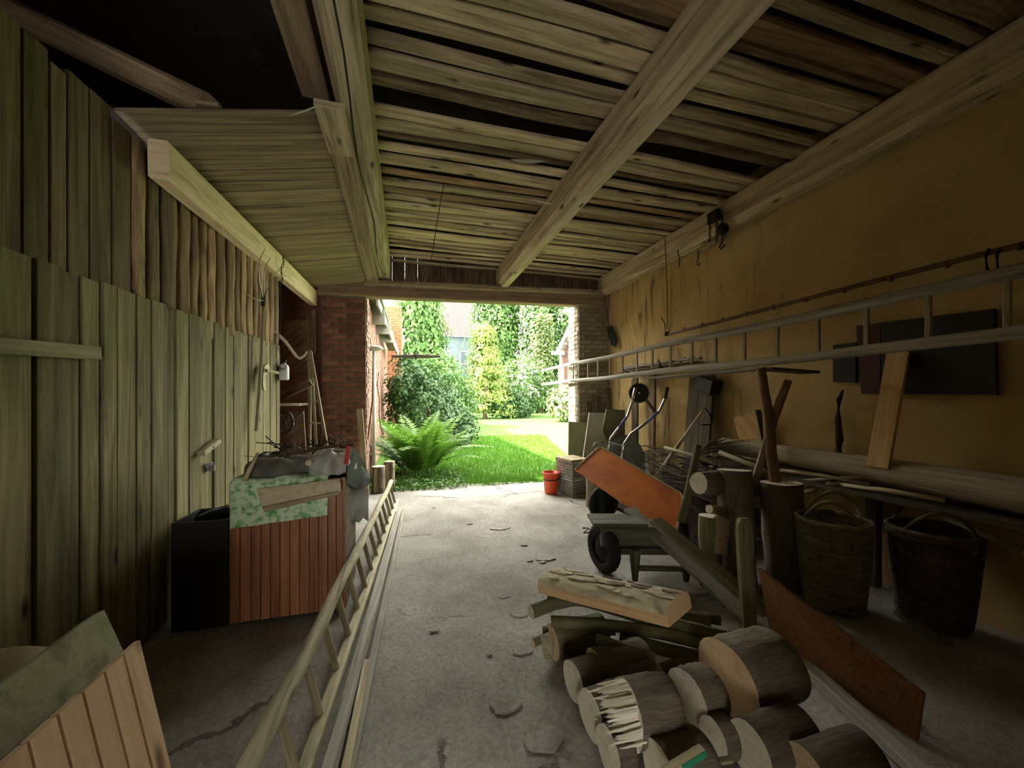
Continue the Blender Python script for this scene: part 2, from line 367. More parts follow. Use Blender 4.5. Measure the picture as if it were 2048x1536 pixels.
# barked half-round offcuts filling the gap below the yellow header beam
opx = [273, 300, 327, 359, 385, 404, 420, 437, 455, 473, 485, 497, 509, 520, 531, 541, 551, 560]
for i in range(len(opx)-1):
    y0, y1 = wy(opx[i]), wy(opx[i+1]); w = (y1-y0)*.97; m = MB(); a = (y0+y1)/2
    zb = 2.08+rnd(-.03, .04); zt = 2.98 if i > 1 else 3.05
    if opx[i] == 420: zb = 1.98
    prof = [(-w/2*math.cos(q), w*.34*math.sin(q)) for q in [math.pi*k/6 for k in range(7)]]
    n = 7; ph = rnd(0, 6); amp = rnd(.002, .012)
    path = [wl(a+amp*math.sin(ph+k*1.3), -.04, zb+(zt-zb)*k/n) for k in range(n+1)]
    m.sweep(path, prof, up=WNrm, sc=[1+rnd(-.06, .06) for _ in path], smooth=True, jit=.03)
    m.build('offcut_slab', M['offcut'] if i not in (1, 2) else M['plank_up'], wall)
# plaster edge post where the plank wall starts
m = MB(); m.bar(wl(1.84, .03, 0), wl(1.84, .03, 3.0), .14, .12, up=WNrm, ch=.02); m.build('post', M['beam_brown'], wall)
# header beam
hb = MB(); hb.bar((-1.43, 2.80, 2.94), (-1.36, 6.49, 3.04), .11, .235, ch=.012, seg=6)
hb.build('header_beam', M['beam_yellow'], label='pale yellow header beam over the row of barked offcuts', cat='beam', kind='thing')
# ---------------------------------------------------------------- alcove beyond the plank wall
mb = MB(); mb.box((-2.62, 4.9, 0), (-2.5, 6.6, 3.2)); mb.box((-2.62, 6.55, 0), (-1.2, 6.66, 3.6)); mb.box((-2.5, 4.86, 0), (-1.47, 4.97, 3.1))
mb.build('wall_alcove', M['brick_red'], label='dark brick back of the alcove behind the plank wall', kind='structure')
# ---------------------------------------------------------------- gateway piers of brick
def brick_mesh(dx, dy, dz, mat):
    m = MB(); m.bar((-dx/2, 0, 0), (dx/2, 0, 0), dy, dz, ch=.006); return m.mesh('brick', mat, (0, 0, 0))
def lay(parent, x0, x1, y, z0, z1, mat, face='front', L=.235, H=.071, joint=.012, proud=.012, skip=None):
    """courses of single bricks on one face of a pier"""
    k = 0; z = z0; me = {}
    while z+H < z1:
        p = x0-(L/2 if k % 2 else 0)
        while p < x1-.02:
            a, b = max(p, x0), min(p+L, x1)
            if b-a > .05 and not (skip and skip((a+b)/2, z)):
                w = round(b-a-joint, 2)
                if (w) not in me: me[w] = brick_mesh(w, .09, H, mat) if face == 'front' else brick_mesh(w, .09, H, mat)
                o = bpy.data.objects.new('brick', me[w]); C.objects.link(o); o.parent = parent
                q = rnd(-.006, .008)
                loc = V(((a+b)/2, y+.045-proud+q, z+H/2)) if face == 'front' else V((y-.045+proud+q if face == 'side+' else y+.045-proud+q, (a+b)/2, z+H/2))
                o.location = loc-ORG[parent]
                o.rotation_euler = (rnd(-.01, .01), rnd(-.01, .01), (0 if face == 'front' else math.pi/2)+rnd(-.012, .012))
            p += L
        z += H+joint; k += 1
mb = MB(); mb.box((-1.24, 6.5, 0), (-.6, 6.98, 3.12)); pl = mb.build('wall_front_left', M['mortar'], label='weathered red brick pier at the left of the gateway', kind='structure')
lay(pl, -1.24, -.6, 6.5, .02, 3.12, M['brick_red'])
lay(pl, 6.52, 6.98, -.6, .02, 3.12, M['brick_sun'], 'side+')
mb = MB(); mb.box((3.08, 6.5, 0), (3.72, 6.95, 3.25)); pr_ = mb.build('wall_front_right', M['mortar'], label='greyed brick pier at the right of the gateway', kind='structure')
lay(pr_, 3.08, 3.72, 6.5, .02, 3.25, M['brick_grey'])
lay(pr_, 6.52, 6.95, 3.08, .02, 3.25, M['brick_grey'], 'side-')
# lintel and the boarding above it
mb = MB(); mb.bar((-1.3, 6.56, 3.20), (3.75, 6.56, 3.33), .20, .21, ch=.015, seg=8)
mb.build('gate_lintel', M['beam_brown'], label='dark timber lintel spanning the gateway between brick piers', cat='lintel', kind='thing')
mb = MB(); mb.bar((-.62, 6.42, 3.315), (3.6, 6.42, 3.46), .10, .075, ch=.008, seg=6)
mb.build('ledger_board', M['slat'], label='pale board fixed along the top of the gateway lintel', cat='board', kind='thing')
mb = MB(); mb.box((-4.1, 6.66, 2.9), (-.62, 6.74, 5.0)); mb.box((3.72, 6.5, 2.9), (4.0, 6.74, 5.0)); mb.box((-.7, 6.66, 3.92), (3.8, 6.74, 5.0))
wf = mb.build('wall_front', M['deck'], label='dark boarded gable above the gateway', kind='structure')
x = -.6
while x < 3.7:
    w = rnd(.14, .24); m = MB(); m.bar((x+w/2, 6.68, 3.36), (x+w/2, 6.68, 3.98), w-.001, .02, up=(0, -1, 0)); m.build('board', M['slat_dark'], wf); x += w
# ---------------------------------------------------------------- right wall, rear wall, loft
mb = MB()
def rw(u, v):
    y = -3.2+u*9.8; z = v*3.75
    return (3.70+.012*math.sin(y*1.3+z*2)*math.sin(z*1.9)+rnd(-.003, .003), y, z)
mb.grid(rw, 60, 26, th=-.25); mb.box((3.76, -3.2, 3.5), (4.0, 6.7, 5)); mb.build('wall_right', M['plaster'], label='ochre plastered wall with grimy streaks along the right', kind='structure')
REAR = (-1.4, -.2, 1.6)       # an opening added behind the photographer for fill light: x from, x to, height
mb = MB(); mb.box((-4.1, -3.3, 0), (REAR[0], -3.2, 5)); mb.box((REAR[1], -3.3, 0), (4, -3.2, 5)); mb.box((REAR[0], -3.3, REAR[2]), (REAR[1], -3.2, 5))
mb.box((.55, -.75, 0), (3.7, -.6, 4.0)); mb.build('wall_rear', M['brick_red'], label='rear wall of the shed with an added light opening and a shading partition', kind='structure')  # unseen partition added to keep rear light off the right wall
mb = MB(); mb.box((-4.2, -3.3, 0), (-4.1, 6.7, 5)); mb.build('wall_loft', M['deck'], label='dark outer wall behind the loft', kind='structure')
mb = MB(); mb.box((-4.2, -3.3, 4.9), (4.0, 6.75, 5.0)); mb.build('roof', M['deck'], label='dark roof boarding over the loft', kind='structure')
# ---------------------------------------------------------------- slatted ceiling
mb = MB(); mb.box((-.42, -3.2, 4.02), (3.72, 6.66, 4.06)); ce = mb.build('ceiling', M['deck'], label='slatted board ceiling resting on the timber beams', kind='structure')  # near-black deck put above so the slat gaps look shaded
y = -2.9; i = 0
while y < 6.55:
    far = max(0, min(1, (y-3)/3.5))
    w = rnd(.085, .155)-far*.02; g = rnd(.010, .055)
    mat = R.choices([M['slat'], M['slat_dark'], M['slat_brown']], [.76, .11, .13])[0]
    if 2.70 < y < 2.84: mat = M['slat_dark']; g = .13
    if 3.25 < y < 3.55: mat = M['slat_dark']
    if y > 4.9: mat = M['slat']
    m = MB(); th = rnd(.022, .034); rag = mat is M['slat_dark']
    n = 12; x0 = -.40; x1 = 3.70
    z = 3.735+(rnd(-.015, .02) if i % 3 else rnd(.02, .05))+th/2; ph = rnd(0, 6); sk = rnd(-.012, .012)
    path = [(x0+(x1-x0)*k/n, y+w/2+sk*math.sin(k*.5+ph)+(rnd(-.006, .006) if rag else 0), z+.008*math.sin(k*.7+ph)) for k in range(n+1)]
    a = w/2; b = th/2; c = min(.012, b*.8)
    if rag: prof = [(-a, -b*.2), (-a*.6, -b*1.4), (a*.5, -b*1.5), (a, -b*.3), (a, b), (-a, b)]
    else: prof = [(-a, -b+c), (-a+c, -b), (a-c, -b), (a, -b+c), (a, b), (-a, b)]
    m.sweep(path, prof, jit=.04 if rag else .008)
    m.build('slat', mat, ce); y += w+g; i += 1
# ---------------------------------------------------------------- beams
def hewn(name, p0, p1, w, h, mat, label, ch, seg=14, jit=.015, s0=1, s1=1):
    m = MB(); a, b = w/2, h/2
    prof = [(-a+ch, -b), (a-ch, -b), (a, -b+ch), (a, b), (-a, b), (-a, -b+ch)]
    p0, p1 = V(p0), V(p1)
    m.sweep([p0.lerp(p1, k/seg) for k in range(seg+1)], prof, sc=[s0+(s1-s0)*k/seg for k in range(seg+1)], jit=jit)
    return m.build(name, mat, label=label, cat='beam', kind='thing', group='ceiling beams')
b1 = hewn('ceiling_beam', (-.335, -3.1, 3.555), (-.33, 6.5, 3.555), .21, .31, M['beam'], 'cracked pale hewn beam at the open edge of the loft', .035)
b2 = hewn('ceiling_beam', (1.665, -3.1, 3.56), (1.64, 6.5, 3.56), .25, .31, M['beam'], 'round-edged middle beam crossing below the slatted ceiling', .075)
b3 = hewn('ceiling_beam', (3.575, -3.1, 3.575), (3.575, 6.5, 3.575), .23, .30, M['beam'], 'wall beam lying along the top of the ochre wall', .05)
m = MB()
pts = [(-.312, y_, 0) for y_ in []]
# drying crack along the left beam
for k in range(22):
    y0 = -.5+k*.31; m.bar((-.345+.02*math.sin(k*.9), y0, 3.3985), (-.345+.02*math.sin((k+1)*.9), y0+.31, 3.3985), .007+.006*abs(math.sin(k*.5)), .004)
m.build('drying_crack', M['deck'], b1)
# board boxed against the beam, loft rafter and the brown loft beam
m = MB(); m.bar((-.445, 2.95, 3.322), (-.485, 6.40, 3.322), .17, .03, ch=.003, seg=4); m.build('fascia_board', M['lowceil'], label='long board boxed against the hewn beam below the loft', cat='board')
m = MB(); m.bar((-.445, 2.55, 3.285), (-.445, 3.02, 3.285), .175, .045, ch=.004); m.build('fascia_block', M['beam'], label='short pale block nailed to the hewn beam at the loft edge', cat='block')
m = MB(); m.bar((-.57, -2, 3.64), (-.57, 2.8, 3.60), .17, .24, ch=.01); m.build('loft_beam', M['beam_brown'], label='dark brown loft beam beside the cracked hewn beam', cat='beam', kind='thing')
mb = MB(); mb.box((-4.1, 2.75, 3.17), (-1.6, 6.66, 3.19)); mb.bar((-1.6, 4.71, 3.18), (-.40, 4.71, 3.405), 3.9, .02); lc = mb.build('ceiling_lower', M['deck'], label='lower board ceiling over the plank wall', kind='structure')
y = 2.72
while y < 6.45:
    w = rnd(.12, .26); m = MB(); k_ = rnd(-.004, .004); m.bar((-1.60, y+w/2, 3.15+k_), (-.40, y+w/2+rnd(-.01, .01), 3.372+k_), w-.005, .022, ch=.003, seg=2); m.build('plank', M['lowceil'], lc); y += w+rnd(0, .006)
m = MB(); m.bar((-2.9, 3.44, 4.24), (-1.18, 2.84, 3.32), .15, .14, ch=.03); m.build('loft_rafter', M['beam_brown'], label='dark sloping rafter disappearing into the black loft', cat='rafter')
for k, px in enumerate((322, 405)):
    p = at(px, 212, z=3.24); m = MB(); zz = 3.18+(p.x+1.6)*.185; m.bar((p.x-.05, p.y+.04, zz), (p.x+.06, p.y+.06, zz+.02), .07, .03, ch=.004)
    m.build('wood_scrap', M['lowceil'], label=['first wood scrap lying on the loft edge, nearer the plank wall', 'second wood scrap on the loft edge under the rafter foot'][k], cat='scrap')
# ================================================================ the garden seen through the gateway
import numpy as np
NR = np.random.default_rng(5)
M['grass'] = leaf_mat('grass', (0.042, 0.120, 0.006), (0.080, 0.192, 0.014), .3)
M['lawn'] = plain('lawn', (.030, .075, .007), (.055, .125, .013), 2.2, 1, bump=.4, bscale=60)
M['lf_fern'] = leaf_mat('fern_leaf', (.055, .135, .012), (.12, .25, .028), .4)
M['lf_dark'] = leaf_mat('dark_leaf', (0.015, 0.046, 0.011), (0.046, 0.105, 0.023), .25)
M['lf_mid'] = leaf_mat('mid_leaf', (0.033, 0.085, 0.015), (0.085, 0.177, 0.033), .3)
M['lf_lime'] = leaf_mat('lime_leaf', (0.079, 0.131, 0.016), (0.171, 0.236, 0.039), .35)
M['lf_ivy'] = leaf_mat('ivy_leaf', (0.039, 0.098, 0.023), (0.112, 0.203, 0.056), .3)
M['lf_pale'] = leaf_mat('pale_leaf', (.09, .14, .04), (.20, .25, .10), .35)
M['petal'] = plain('white_petal', (.75, .76, .70), (.85, .86, .8), 5, .7)
M['bark'] = wood('bark', (.16, .12, .075), (.28, .23, .15), (.05, .035, .02), su=5, sv=22, bump=1, var=.25)
M['white'] = plain('white_paint', (.66, .66, .60), (.78, .78, .72), 5, .6)
M['tile'] = plain('clay_tile', (.026, .0115, .0095), (.040, .020, .0165), 2, .8, var=.15)
M['eave_paint'] = plain('eave_paint', (.19, .195, .15), (.26, .265, .21), 4, .7)
def card_mesh(name, P, Nm, size, asp, mat, parent, kind='stuff', fold=.15, up=None):
    """many separate leaves, each a folded blade with its own tint"""
    n = len(P); Nm = Nm/np.linalg.norm(Nm, axis=1, keepdims=True)
    t = NR.normal(size=(n, 3)) if up is None else np.tile(up, (n, 1))+NR.normal(size=(n, 3))*.45
    t -= (t*Nm).sum(1, keepdims=True)*Nm; t /= np.linalg.norm(t, axis=1, keepdims=True); b = np.cross(Nm, t)
    s = (size*NR.uniform(.6, 1.35, n))[:, None]
    vs = np.stack([P-t*s*.5, P-b*s*asp*.5+Nm*s*fold, P+t*s*.5, P+b*s*asp*.5+Nm*s*fold], 1).reshape(-1, 3)-np.array(ORG[parent])
    me = bpy.data.meshes.new(name); me.vertices.add(4*n); me.vertices.foreach_set('co', vs.ravel())
    me.loops.add(4*n); me.loops.foreach_set('vertex_index', np.arange(4*n)); me.polygons.add(n); me.polygons.foreach_set('loop_start', np.arange(n)*4); me.polygons.foreach_set('loop_total', np.full(n, 4))
    ul = me.uv_layers.new(name='UVMap'); ul.data.foreach_set('uv', np.repeat(NR.random((n, 2))*50, 4, 0).ravel())
    me.materials.append(mat); me.update(calc_edges=True); me.validate()
    o = bpy.data.objects.new(name, me); C.objects.link(o); o.parent = parent; ORG[o] = ORG[parent]
    if kind: o['kind'] = kind
    return o
def blob(center, rad, nclump, per, cl, shell=.75):
    """leaf positions in clumps over an irregular crown"""
    d = NR.normal(size=(nclump, 3)); d /= np.linalg.norm(d, axis=1, keepdims=True)
    rr = shell+(1-shell)*NR.random((nclump, 1))*1.3
    cc = np.array(center)+d*np.array(rad)*rr
    q = NR.normal(size=(nclump, per, 3)); P = (cc[:, None]+q*cl*.55).reshape(-1, 3)
    Nm = (d[:, None]*.7+q*.35+np.array([0, 0, .45])+NR.normal(size=(nclump, per, 3))*.3).reshape(-1, 3)
    k = (P[:, 2] > .02) & ((P[:, 0] > -.60) | (P[:, 1] > 15))
    return P[k], Nm[k]
def tree(name, label, cat, base, parts, mat, size, asp=.55, trunk=.12, th=None, group=None, extra=None, up=None):
    t = thing(name, label, cat, base, group)
    P = np.concatenate([p for p, q in parts]); Nm = np.concatenate([q for p, q in parts])
    m = MB(); th = th or (P[:, 2].max()-base[2])*.6; b = V(base)
    m.tube([b+V((rnd(-.05, .05)*k, rnd(-.05, .05)*k, th*k/4)) for k in range(5)], [trunk*(1.3-.22*k) for k in range(5)], 8); m.build('trunk', M['bark'], t)
    card_mesh('foliage', P, Nm, size, asp, mat, t, up=up)
    if extra: extra(t)
    return t
# lawn
mb = MB(); mb.grid(lambda u, v: (-3+u*u*63, 6.35+v*v*62, -.05+.03*math.sin(u*40)*math.sin(v*30)), 60, 40)
lawn = mb.build('lawn', M['lawn'], label='green lawn beyond the gateway, half in house shade', kind='structure')
n = 26000; y = 6.5+NR.random(n)**1.7*8.5; x = -.5+NR.random(n)*(3.9+.25*(y-6.5))
edge = 6.47+.10*np.sin(x*2.1)+NR.uniform(-.03, .07, n); k = y > edge; x, y = x[k], y[k]; n = len(x)
h = NR.uniform(.03, .075, n)*(1+.02*(y-6)); a = NR.random(n)*6.28; w = .006+.0015*(y-6.5); ln = NR.normal(size=(n, 2))*.03
vs = np.zeros((n, 3, 3)); vs[:, 0] = np.stack([x-np.cos(a)*w, y-np.sin(a)*w, np.full(n, -.045)], 1); vs[:, 1] = np.stack([x+np.cos(a)*w, y+np.sin(a)*w, np.full(n, -.045)], 1); vs[:, 2] = np.stack([x+ln[:, 0], y+ln[:, 1], h], 1)
me = bpy.data.meshes.new('grass'); me.from_pydata(vs.reshape(-1, 3), [], np.arange(3*n).reshape(-1, 3).tolist()); me.materials.append(M['grass'])
ul = me.uv_layers.new(name='UVMap'); ul.data.foreach_set('uv', np.repeat(NR.random((n, 2))*50, 3, 0).ravel())
go = bpy.data.objects.new('grass', me); C.objects.link(go); tag(go, 'short grass blades growing up to the concrete edge', 'grass', kind='stuff')
# house wall carrying on from the left pier, with its brick courses
mb = MB(); mb.box((-1.3, 6.98, -.1), (-.66, 15.2, 4.3)); M['mortar_pale'] = plain('mortar_outside', (.09, .08, .06), (.13, .115, .09), 12, .95)
hw = mb.build('wall_house', M['mortar_pale'], label='sunless brick house wall running along the left of the garden', kind='structure')
bm = MB(); z = .0; k = 0
while z < 4.2:
    p = 7.0-(.12 if k % 2 else 0)
    while p < 15.1:
        a, b = max(p, 7.0), min(p+.235, 15.2)
        if b-a > .05: bm.box((-.68, a, z), (-.648+rnd(-.004, .004), b-.012, z+.071))
        p += .247
    z += .083; k += 1
bm.build('brick_courses', M['brick_sun'], hw, kind='stuff')
mb = MB(); mb.box((-1.3, 15.2, -.1), (-.14, 34, 5.0)); hg = mb.build('wall_house_wing', M['mortar_pale'], label='orange brick wing of the house beyond the eaves', kind='structure')
bm = MB(); z = .0; k = 0
while z < 4.9:
    p = -1.2-(.12 if k % 2 else 0)
    while p < -.15:
        bm.box((max(p, -1.2), 15.17, z), (min(p+.235, -.13), 15.25, z+.071)); p += .247
    z += .083; k += 1
M['brick_orange'] = plain('brick_orange', (.17, .065, .028), (.23, .105, .05), 9, .9, var=.2)
bm.build('brick_courses', M['brick_orange'], hg, kind='stuff')
ev = thing('porch_eave', 'pale sloping eave boards on the house wall by the gateway', 'eave', (-.6, 10, 2.5))
m = MB(); m.bar((-.50, 7.6, 3.35), (-.24, 14.0, 3.05), .04, .22, seg=2); m.build('fascia', M['eave_paint'], ev)
m = MB(); m.bar((-.58, 7.6, 3.42), (-.40, 14.0, 3.16), .30, .03, seg=2); m.build('soffit', M['eave_paint'], ev)
for k, yy in enumerate((8.2, 9.4, 10.8)):
    m = MB(); m.box((-.655, yy, 3.0), (-.40+.05*k, yy+.09, 3.30)); m.build('bracket', M['eave_paint'], ev)
# fern: every frond is a part of its own
fern = thing('fern', 'large arching green fern beside the brick gateway', 'fern', (.28, 8.15, -.04))
def frond_mesh(seed, L=1.25):
    rr = random.Random(seed); m = MB(); n = 26; pts = []
    for k in range(n+1):
        f = k/n; pts.append(V((L*(.14*f+.50*f**2.4), rr.uniform(-.004, .004)+.05*f*f*rr.uniform(.5, 1), L*(1.02*f-.22*f**3))))
    m.tube(pts[::2], [.007*(1-.8*k/13) for k in range(14)], 5, caps=False)
    for k in range(3, n):
        f = k/n; w = L*.20*math.sin(math.pi*min(1, f*1.02)**.75)**.8+.012; t = (pts[k+1]-pts[k]).normalized()
        for sd in (-1, 1):
            b = pts[k]; d = (V((0, sd, 0))+t*.45+V((0, 0, -.16+rr.uniform(-.1, .1)))).normalized(); q = t*L*.021
            tp = b+d*w; md = b+d*w*.45
            u0 = rr.random()*50, rr.random()*50
            m.add([b-q*.5, md-q, tp, md+q], [[0, 1, 2, 3]], [[u0]*4])
    return m.mesh('frond', M['lf_fern'], (0, 0, 0))
fm = [frond_mesh(k) for k in range(5)]
for k in range(44):
    o = bpy.data.objects.new('frond', fm[k % 5]); C.objects.link(o); o.parent = fern
    a = k*2.39996+rnd(-.2, .2); r = rnd(.02, .30)
    o.location = (r*math.cos(a), r*math.sin(a), 0); o.rotation_euler = (rnd(-.15, .15), rnd(-.12, .62), a+rnd(-.3, .3)); s = rnd(.85, 1.28); o.scale = (s*rnd(.8, 1.1), s, s)
# low sprouts at the concrete edge under the fern
ed = thing('ground_ivy', 'low leafy weeds spreading over the concrete edge below the fern', 'weeds', (.3, 6.9, -.03), kind='stuff')
n = 1500; P = np.stack([NR.uniform(-.55, 1.0, n), NR.uniform(6.45, 7.6, n), NR.uniform(-.02, .07, n)], 1); card_mesh('foliage', P, NR.normal(size=(n, 3))*.4+np.array([0, 0, 1]), .055, .7, M['lf_mid'], ed)
# shrubs and trees
tree('broadleaf_bush', 'dense dark green bush behind the fern by the house', 'bush', (.75, 12.2, -.04), [blob((.65, 12.2, 1.15), (1.15, 1.0, 1.25), 150, 34, .24), blob((.1, 11.6, 1.9), (.55, .5, .75), 40, 30, .2), blob((1.45, 12.2, .6), (.75, .7, .8), 60, 30, .22)], M['lf_dark'], .13, .55, .06)
tree('hedge_bush', 'mid green bush filling the space left of the yellow conifer', 'bush', (2.3, 21, -.04), [blob((2.3, 21, 1.5), (1.3, 1.2, 1.7), 100, 32, .4), blob((1.6, 20, 2.6), (.9, 1, 1.5), 70, 32, .4)], M['lf_mid'], .20, .5, .07)
def cone(c, r, h, n, per):
    f = NR.random(n)**.7; a = NR.random(n)*6.28; rr = r*(1-f)*(.75+.4*NR.random(n))+.1
    cc = np.stack([c[0]+rr*np.cos(a), c[1]+rr*np.sin(a), c[2]+h*f], 1); q = NR.normal(size=(n, per, 3)); P = (cc[:, None]+q*np.array([.3, .3, .15])).reshape(-1, 3)
    d = np.stack([np.cos(a), np.sin(a), np.full(n, .5)], 1); return P, (d[:, None]+q*.4).reshape(-1, 3)
tree('conifer', 'yellow green conifer standing in sunlight at the lawn end', 'conifer', (5.9, 29, -.04), [cone((5.9, 29, .3), 2.0, 6.6, 260, 26)], M['lf_lime'], .34, .28, .16, 6)
tree('shrub', 'low dark shrub at the foot of the yellow conifer', 'shrub', (8.0, 29, -.04), [blob((8.0, 29, .9), (1.8, 1, 1.1), 80, 28, .4)], M['lf_dark'], .26, .5, .06)
def flowers(t):
    P, Nm = blob((9.6, 31.5, 3.0), (1.5, 1.0, 1.6), 70, 8, .5); card_mesh('blossom', P, Nm, .24, .9, M['petal'], t)
tree('flowering_bush', 'bush with white blossom between the conifer and ivy column', 'bush', (9.6, 31.5, -.04), [blob((9.6, 31.5, 2.4), (1.9, 1.2, 2.4), 120, 28, .5)], M['lf_mid'], .28, .5, .08, extra=flowers)
tree('hydrangea_bush', 'sunlit pale flowering bush beside the right brick pier', 'bush', (11.1, 24, -.04), [blob((11.1, 24, .9), (1.9, 1.2, 1.3), 120, 30, .34)], M['lf_pale'], .22, .7, .06)
def column(c, r, h, n, per):
    a = NR.random(n)*6.28; z = NR.random(n)*h; rr = r*(.8+.35*np.sin(z*1.3+a*2))
    cc = np.stack([c[0]+rr*np.cos(a), c[1]+rr*np.sin(a)*.7, c[2]+z], 1); q = NR.normal(size=(n, per, 3)); P = (cc[:, None]+q*np.array([.4, .4, .6])).reshape(-1, 3)
    d = np.stack([np.cos(a), np.sin(a), np.full(n, .35)], 1); return P, (d[:, None]+q*.4).reshape(-1, 3)
for (x, y, r, h, mat, lb) in [(13.6, 38, 1.6, 12.5, 'lf_ivy', 'tall ivy covered tree right of centre with trailing pale shoots'), (17.2, 38, 2.0, 12.5, 'lf_ivy', 'broad ivy clad tree beside the bargeboard roof'), (10.2, 40, 2.0, 13, 'lf_mid', 'tall leafy tree behind the white blossom'), (8.3, 40, 1.4, 12.5, 'lf_ivy', 'tall ivy covered tree standing beside the tiled roof'),
                              (1.5, 34, 1.2, 10, 'lf_ivy', 'leafy tree left of the tiled roof'), (.9, 30, 1.4, 9.5, 'lf_mid', 'tree behind the orange brick wing'), (20.5, 40, 2.6, 12, 'lf_mid', 'leafy tree right of the garden behind the brick pier')]:
    tree('ivy_tree', lb, 'tree', (x, y, -.04), [column((x, y, .2), r, h, 520, 22)], M[mat], .36, .6, .3, h*.9, 'tall trees at the garden end', up=(0, 0, -1))
for k in range(9):
    x = rnd(12.0, 14.6); m = MB(); zz = rnd(6, 10); ln = rnd(3, 6)
tr = thing('ivy_veil', 'pale sunlit ivy curtain hanging from the tall tree', 'ivy', (13.2, 36.2, 0), kind='stuff')
n = 2600; cx = np.repeat(NR.uniform(12.2, 14.2, 22), n//22+1)[:n]; P = np.stack([cx+NR.normal(size=n)*.13, 36.4+NR.normal(size=n)*.2, NR.uniform(2.0, 10, n)], 1); card_mesh('foliage', P, NR.normal(size=(n, 3))*.4+np.array([-.6, -.5, .6]), .26, .6, M['lf_pale'], tr)
# neighbour's house with the clay tiled roof
nh = thing('neighbour_house', 'house with pinkish clay tiled roof far behind the bushes', 'house', (4.5, 47, 0))
M['pale_wall'] = plain('pale_wall', (.085, .11, .125), (.11, .135, .15), 2, .9)
m = MB(); m.box((1.5, 46, 0), (8.6, 50, 8.9)); m.build('wall', M['pale_wall'], nh)
m = MB()
for r in range(17):
    for c_ in range(30):
        x = 1.2+c_*.255; p = V((x, 45.6+r*.22, 8.9+r*.30)); m.bar(p, p+V((0, .26, .36)), .235, .05, up=(0, -1, 1))
m.build('roof', M['tile'], nh, kind='stuff')
M['glass_dark'] = plain('window_glass', (.06, .08, .10), (.08, .10, .12), 2, .15)
for k in range(3):
    m = MB(); m.box((2.3+k*2.0, 45.95, 5.6), (3.2+k*2.0, 46, 7.2)); w_ = m.build('window', M['white'], nh); m = MB(); m.box((2.38+k*2, 45.93, 5.7), (3.12+k*2, 45.95, 7.1)); m.build('pane', M['glass_dark'], w_)
# outbuilding at the right with white bargeboard and a lattice
M['brick_out'] = plain('brick_outbuilding', (.075, .034, .026), (.11, .055, .042), 9, .9, var=.2)
OY = 27.0; ob = thing('brick_outbuilding', 'brick outbuilding with a white bargeboard and iron lattice by the right pier', 'outbuilding', (14.5, OY, 0))
a = at(1113, 705, y=OY); b = at(1152, 630, y=OY); w0 = at(1124, 720, y=OY).x
m = MB(); m.poly([(w0, OY, -.05), (w0+6, OY, -.05), (w0+6, OY, 11), (b.x+1.2, OY, 11), (w0, OY, a.z+.3)], (0, -1, 0), .5); m.build('wall', M['mortar_pale'], ob)
m = MB()
for k in range(100):
    zz = .1+k*.10; x0 = w0+.06+max(0, (zz-a.z)*.55); p = x0-(.15 if k % 2 else 0)
    while p < x0+2.6: m.box((max(p, x0), OY-.03, zz), (p+.285, OY+.03, zz+.086)); p += .30
m.build('brick_courses', M['brick_out'], ob, kind='stuff')
m = MB(); m.bar(a, a+(b-a)*1.6, .12, .34, up=(0, -1, 0)); m.build('bargeboard', M['white'], ob)
m = MB(); m.bar(a+V((-.35, 0, -.05)), a+V((.6, 0, -.05)), .2, .24); m.build('gutter_end', M['white'], ob)
for k in range(5):
    for j in range(4):
        q = at(1126+k*7+(j % 2)*3, 664+j*15, y=OY-.12); m = MB(); n = 10; rr = .145
        m.tube([q+V((rr*math.cos(6.283*i/n), 0, 1.15*rr*math.sin(6.283*i/n))) for i in range(n+1)], .022, 5, up=(0, 1, 0)); m.build('lattice_ring', M['iron'], ob)
gl = thing('garden_lantern', 'small white garden lantern standing at the bush foot', 'lantern', tuple(at(912, 874, z=-.02)))
p = at(912, 874, z=-.02); m = MB(); m.lathe([(.09, 0), (.09, .04), (.055, .05), (.055, .24), (.07, .25)], p, 10, capb=True, capt=True); m.build('body', M['white'], gl); m = MB(); m.lathe([(.11, .25), (.02, .36), (.02, .40)], p, 10, capb=True, capt=True); m.build('cap', M['white'], gl)
# ================================================================ things along the plank wall
def atw(px, py, off=0):
    a = wl(1.0, off); b = wl(5.0, off); return at(px, py, line=((a.x, a.y), (b.x, b.y)))
M['pale_wood'] = wood('pale_wood', (.46, .40, .25), (.60, .54, .37), (.22, .18, .10), su=1.4, sv=30, bump=.3, var=.1)
M['grey_wood'] = wood('grey_wood', (.30, .285, .235), (.43, .41, .35), (.12, .11, .085), su=1.2, sv=30, bump=.45, var=.14)
M['olive_wood'] = wood('olive_wood', (.26, .24, .14), (.40, .37, .23), (.10, .09, .05), su=1.2, sv=22, bump=.5, var=.12, stain=(.12, .13, .06), stain_amt=.5)
M['varnish'] = wood('red_varnish', (.30, .105, .035), (.42, .165, .06), (.15, .05, .018), su=1.2, sv=26, rough=.45, bump=.15, var=.16, spec=.45)
M['tan_wood'] = wood('tan_board', (.72, .50, .31), (.80, .60, .40), (.55, .36, .21), su=1.0, sv=18, rough=.6, bump=.15, var=.07, knots=True)
M['pole_wood'] = wood('ladder_pole', (.42, .385, .25), (.56, .52, .36), (.18, .16, .09), su=1.6, sv=14, bump=.4, var=.05, knots=True)
M['rung_wood'] = wood('rung_wood', (.29, .25, .15), (.40, .35, .22), (.13, .11, .06), su=2, sv=30, bump=.4, var=.14)
M['horn'] = plain('pale_horn', (.40, .34, .20), (.55, .48, .32), 12, .5)
M['steel'] = plain('worn_steel', (.20, .19, .17), (.34, .32, .29), 25, .42, .7)
M['white_plastic'] = plain('white_plastic', (.74, .76, .74), (.80, .82, .80), 5, .4)
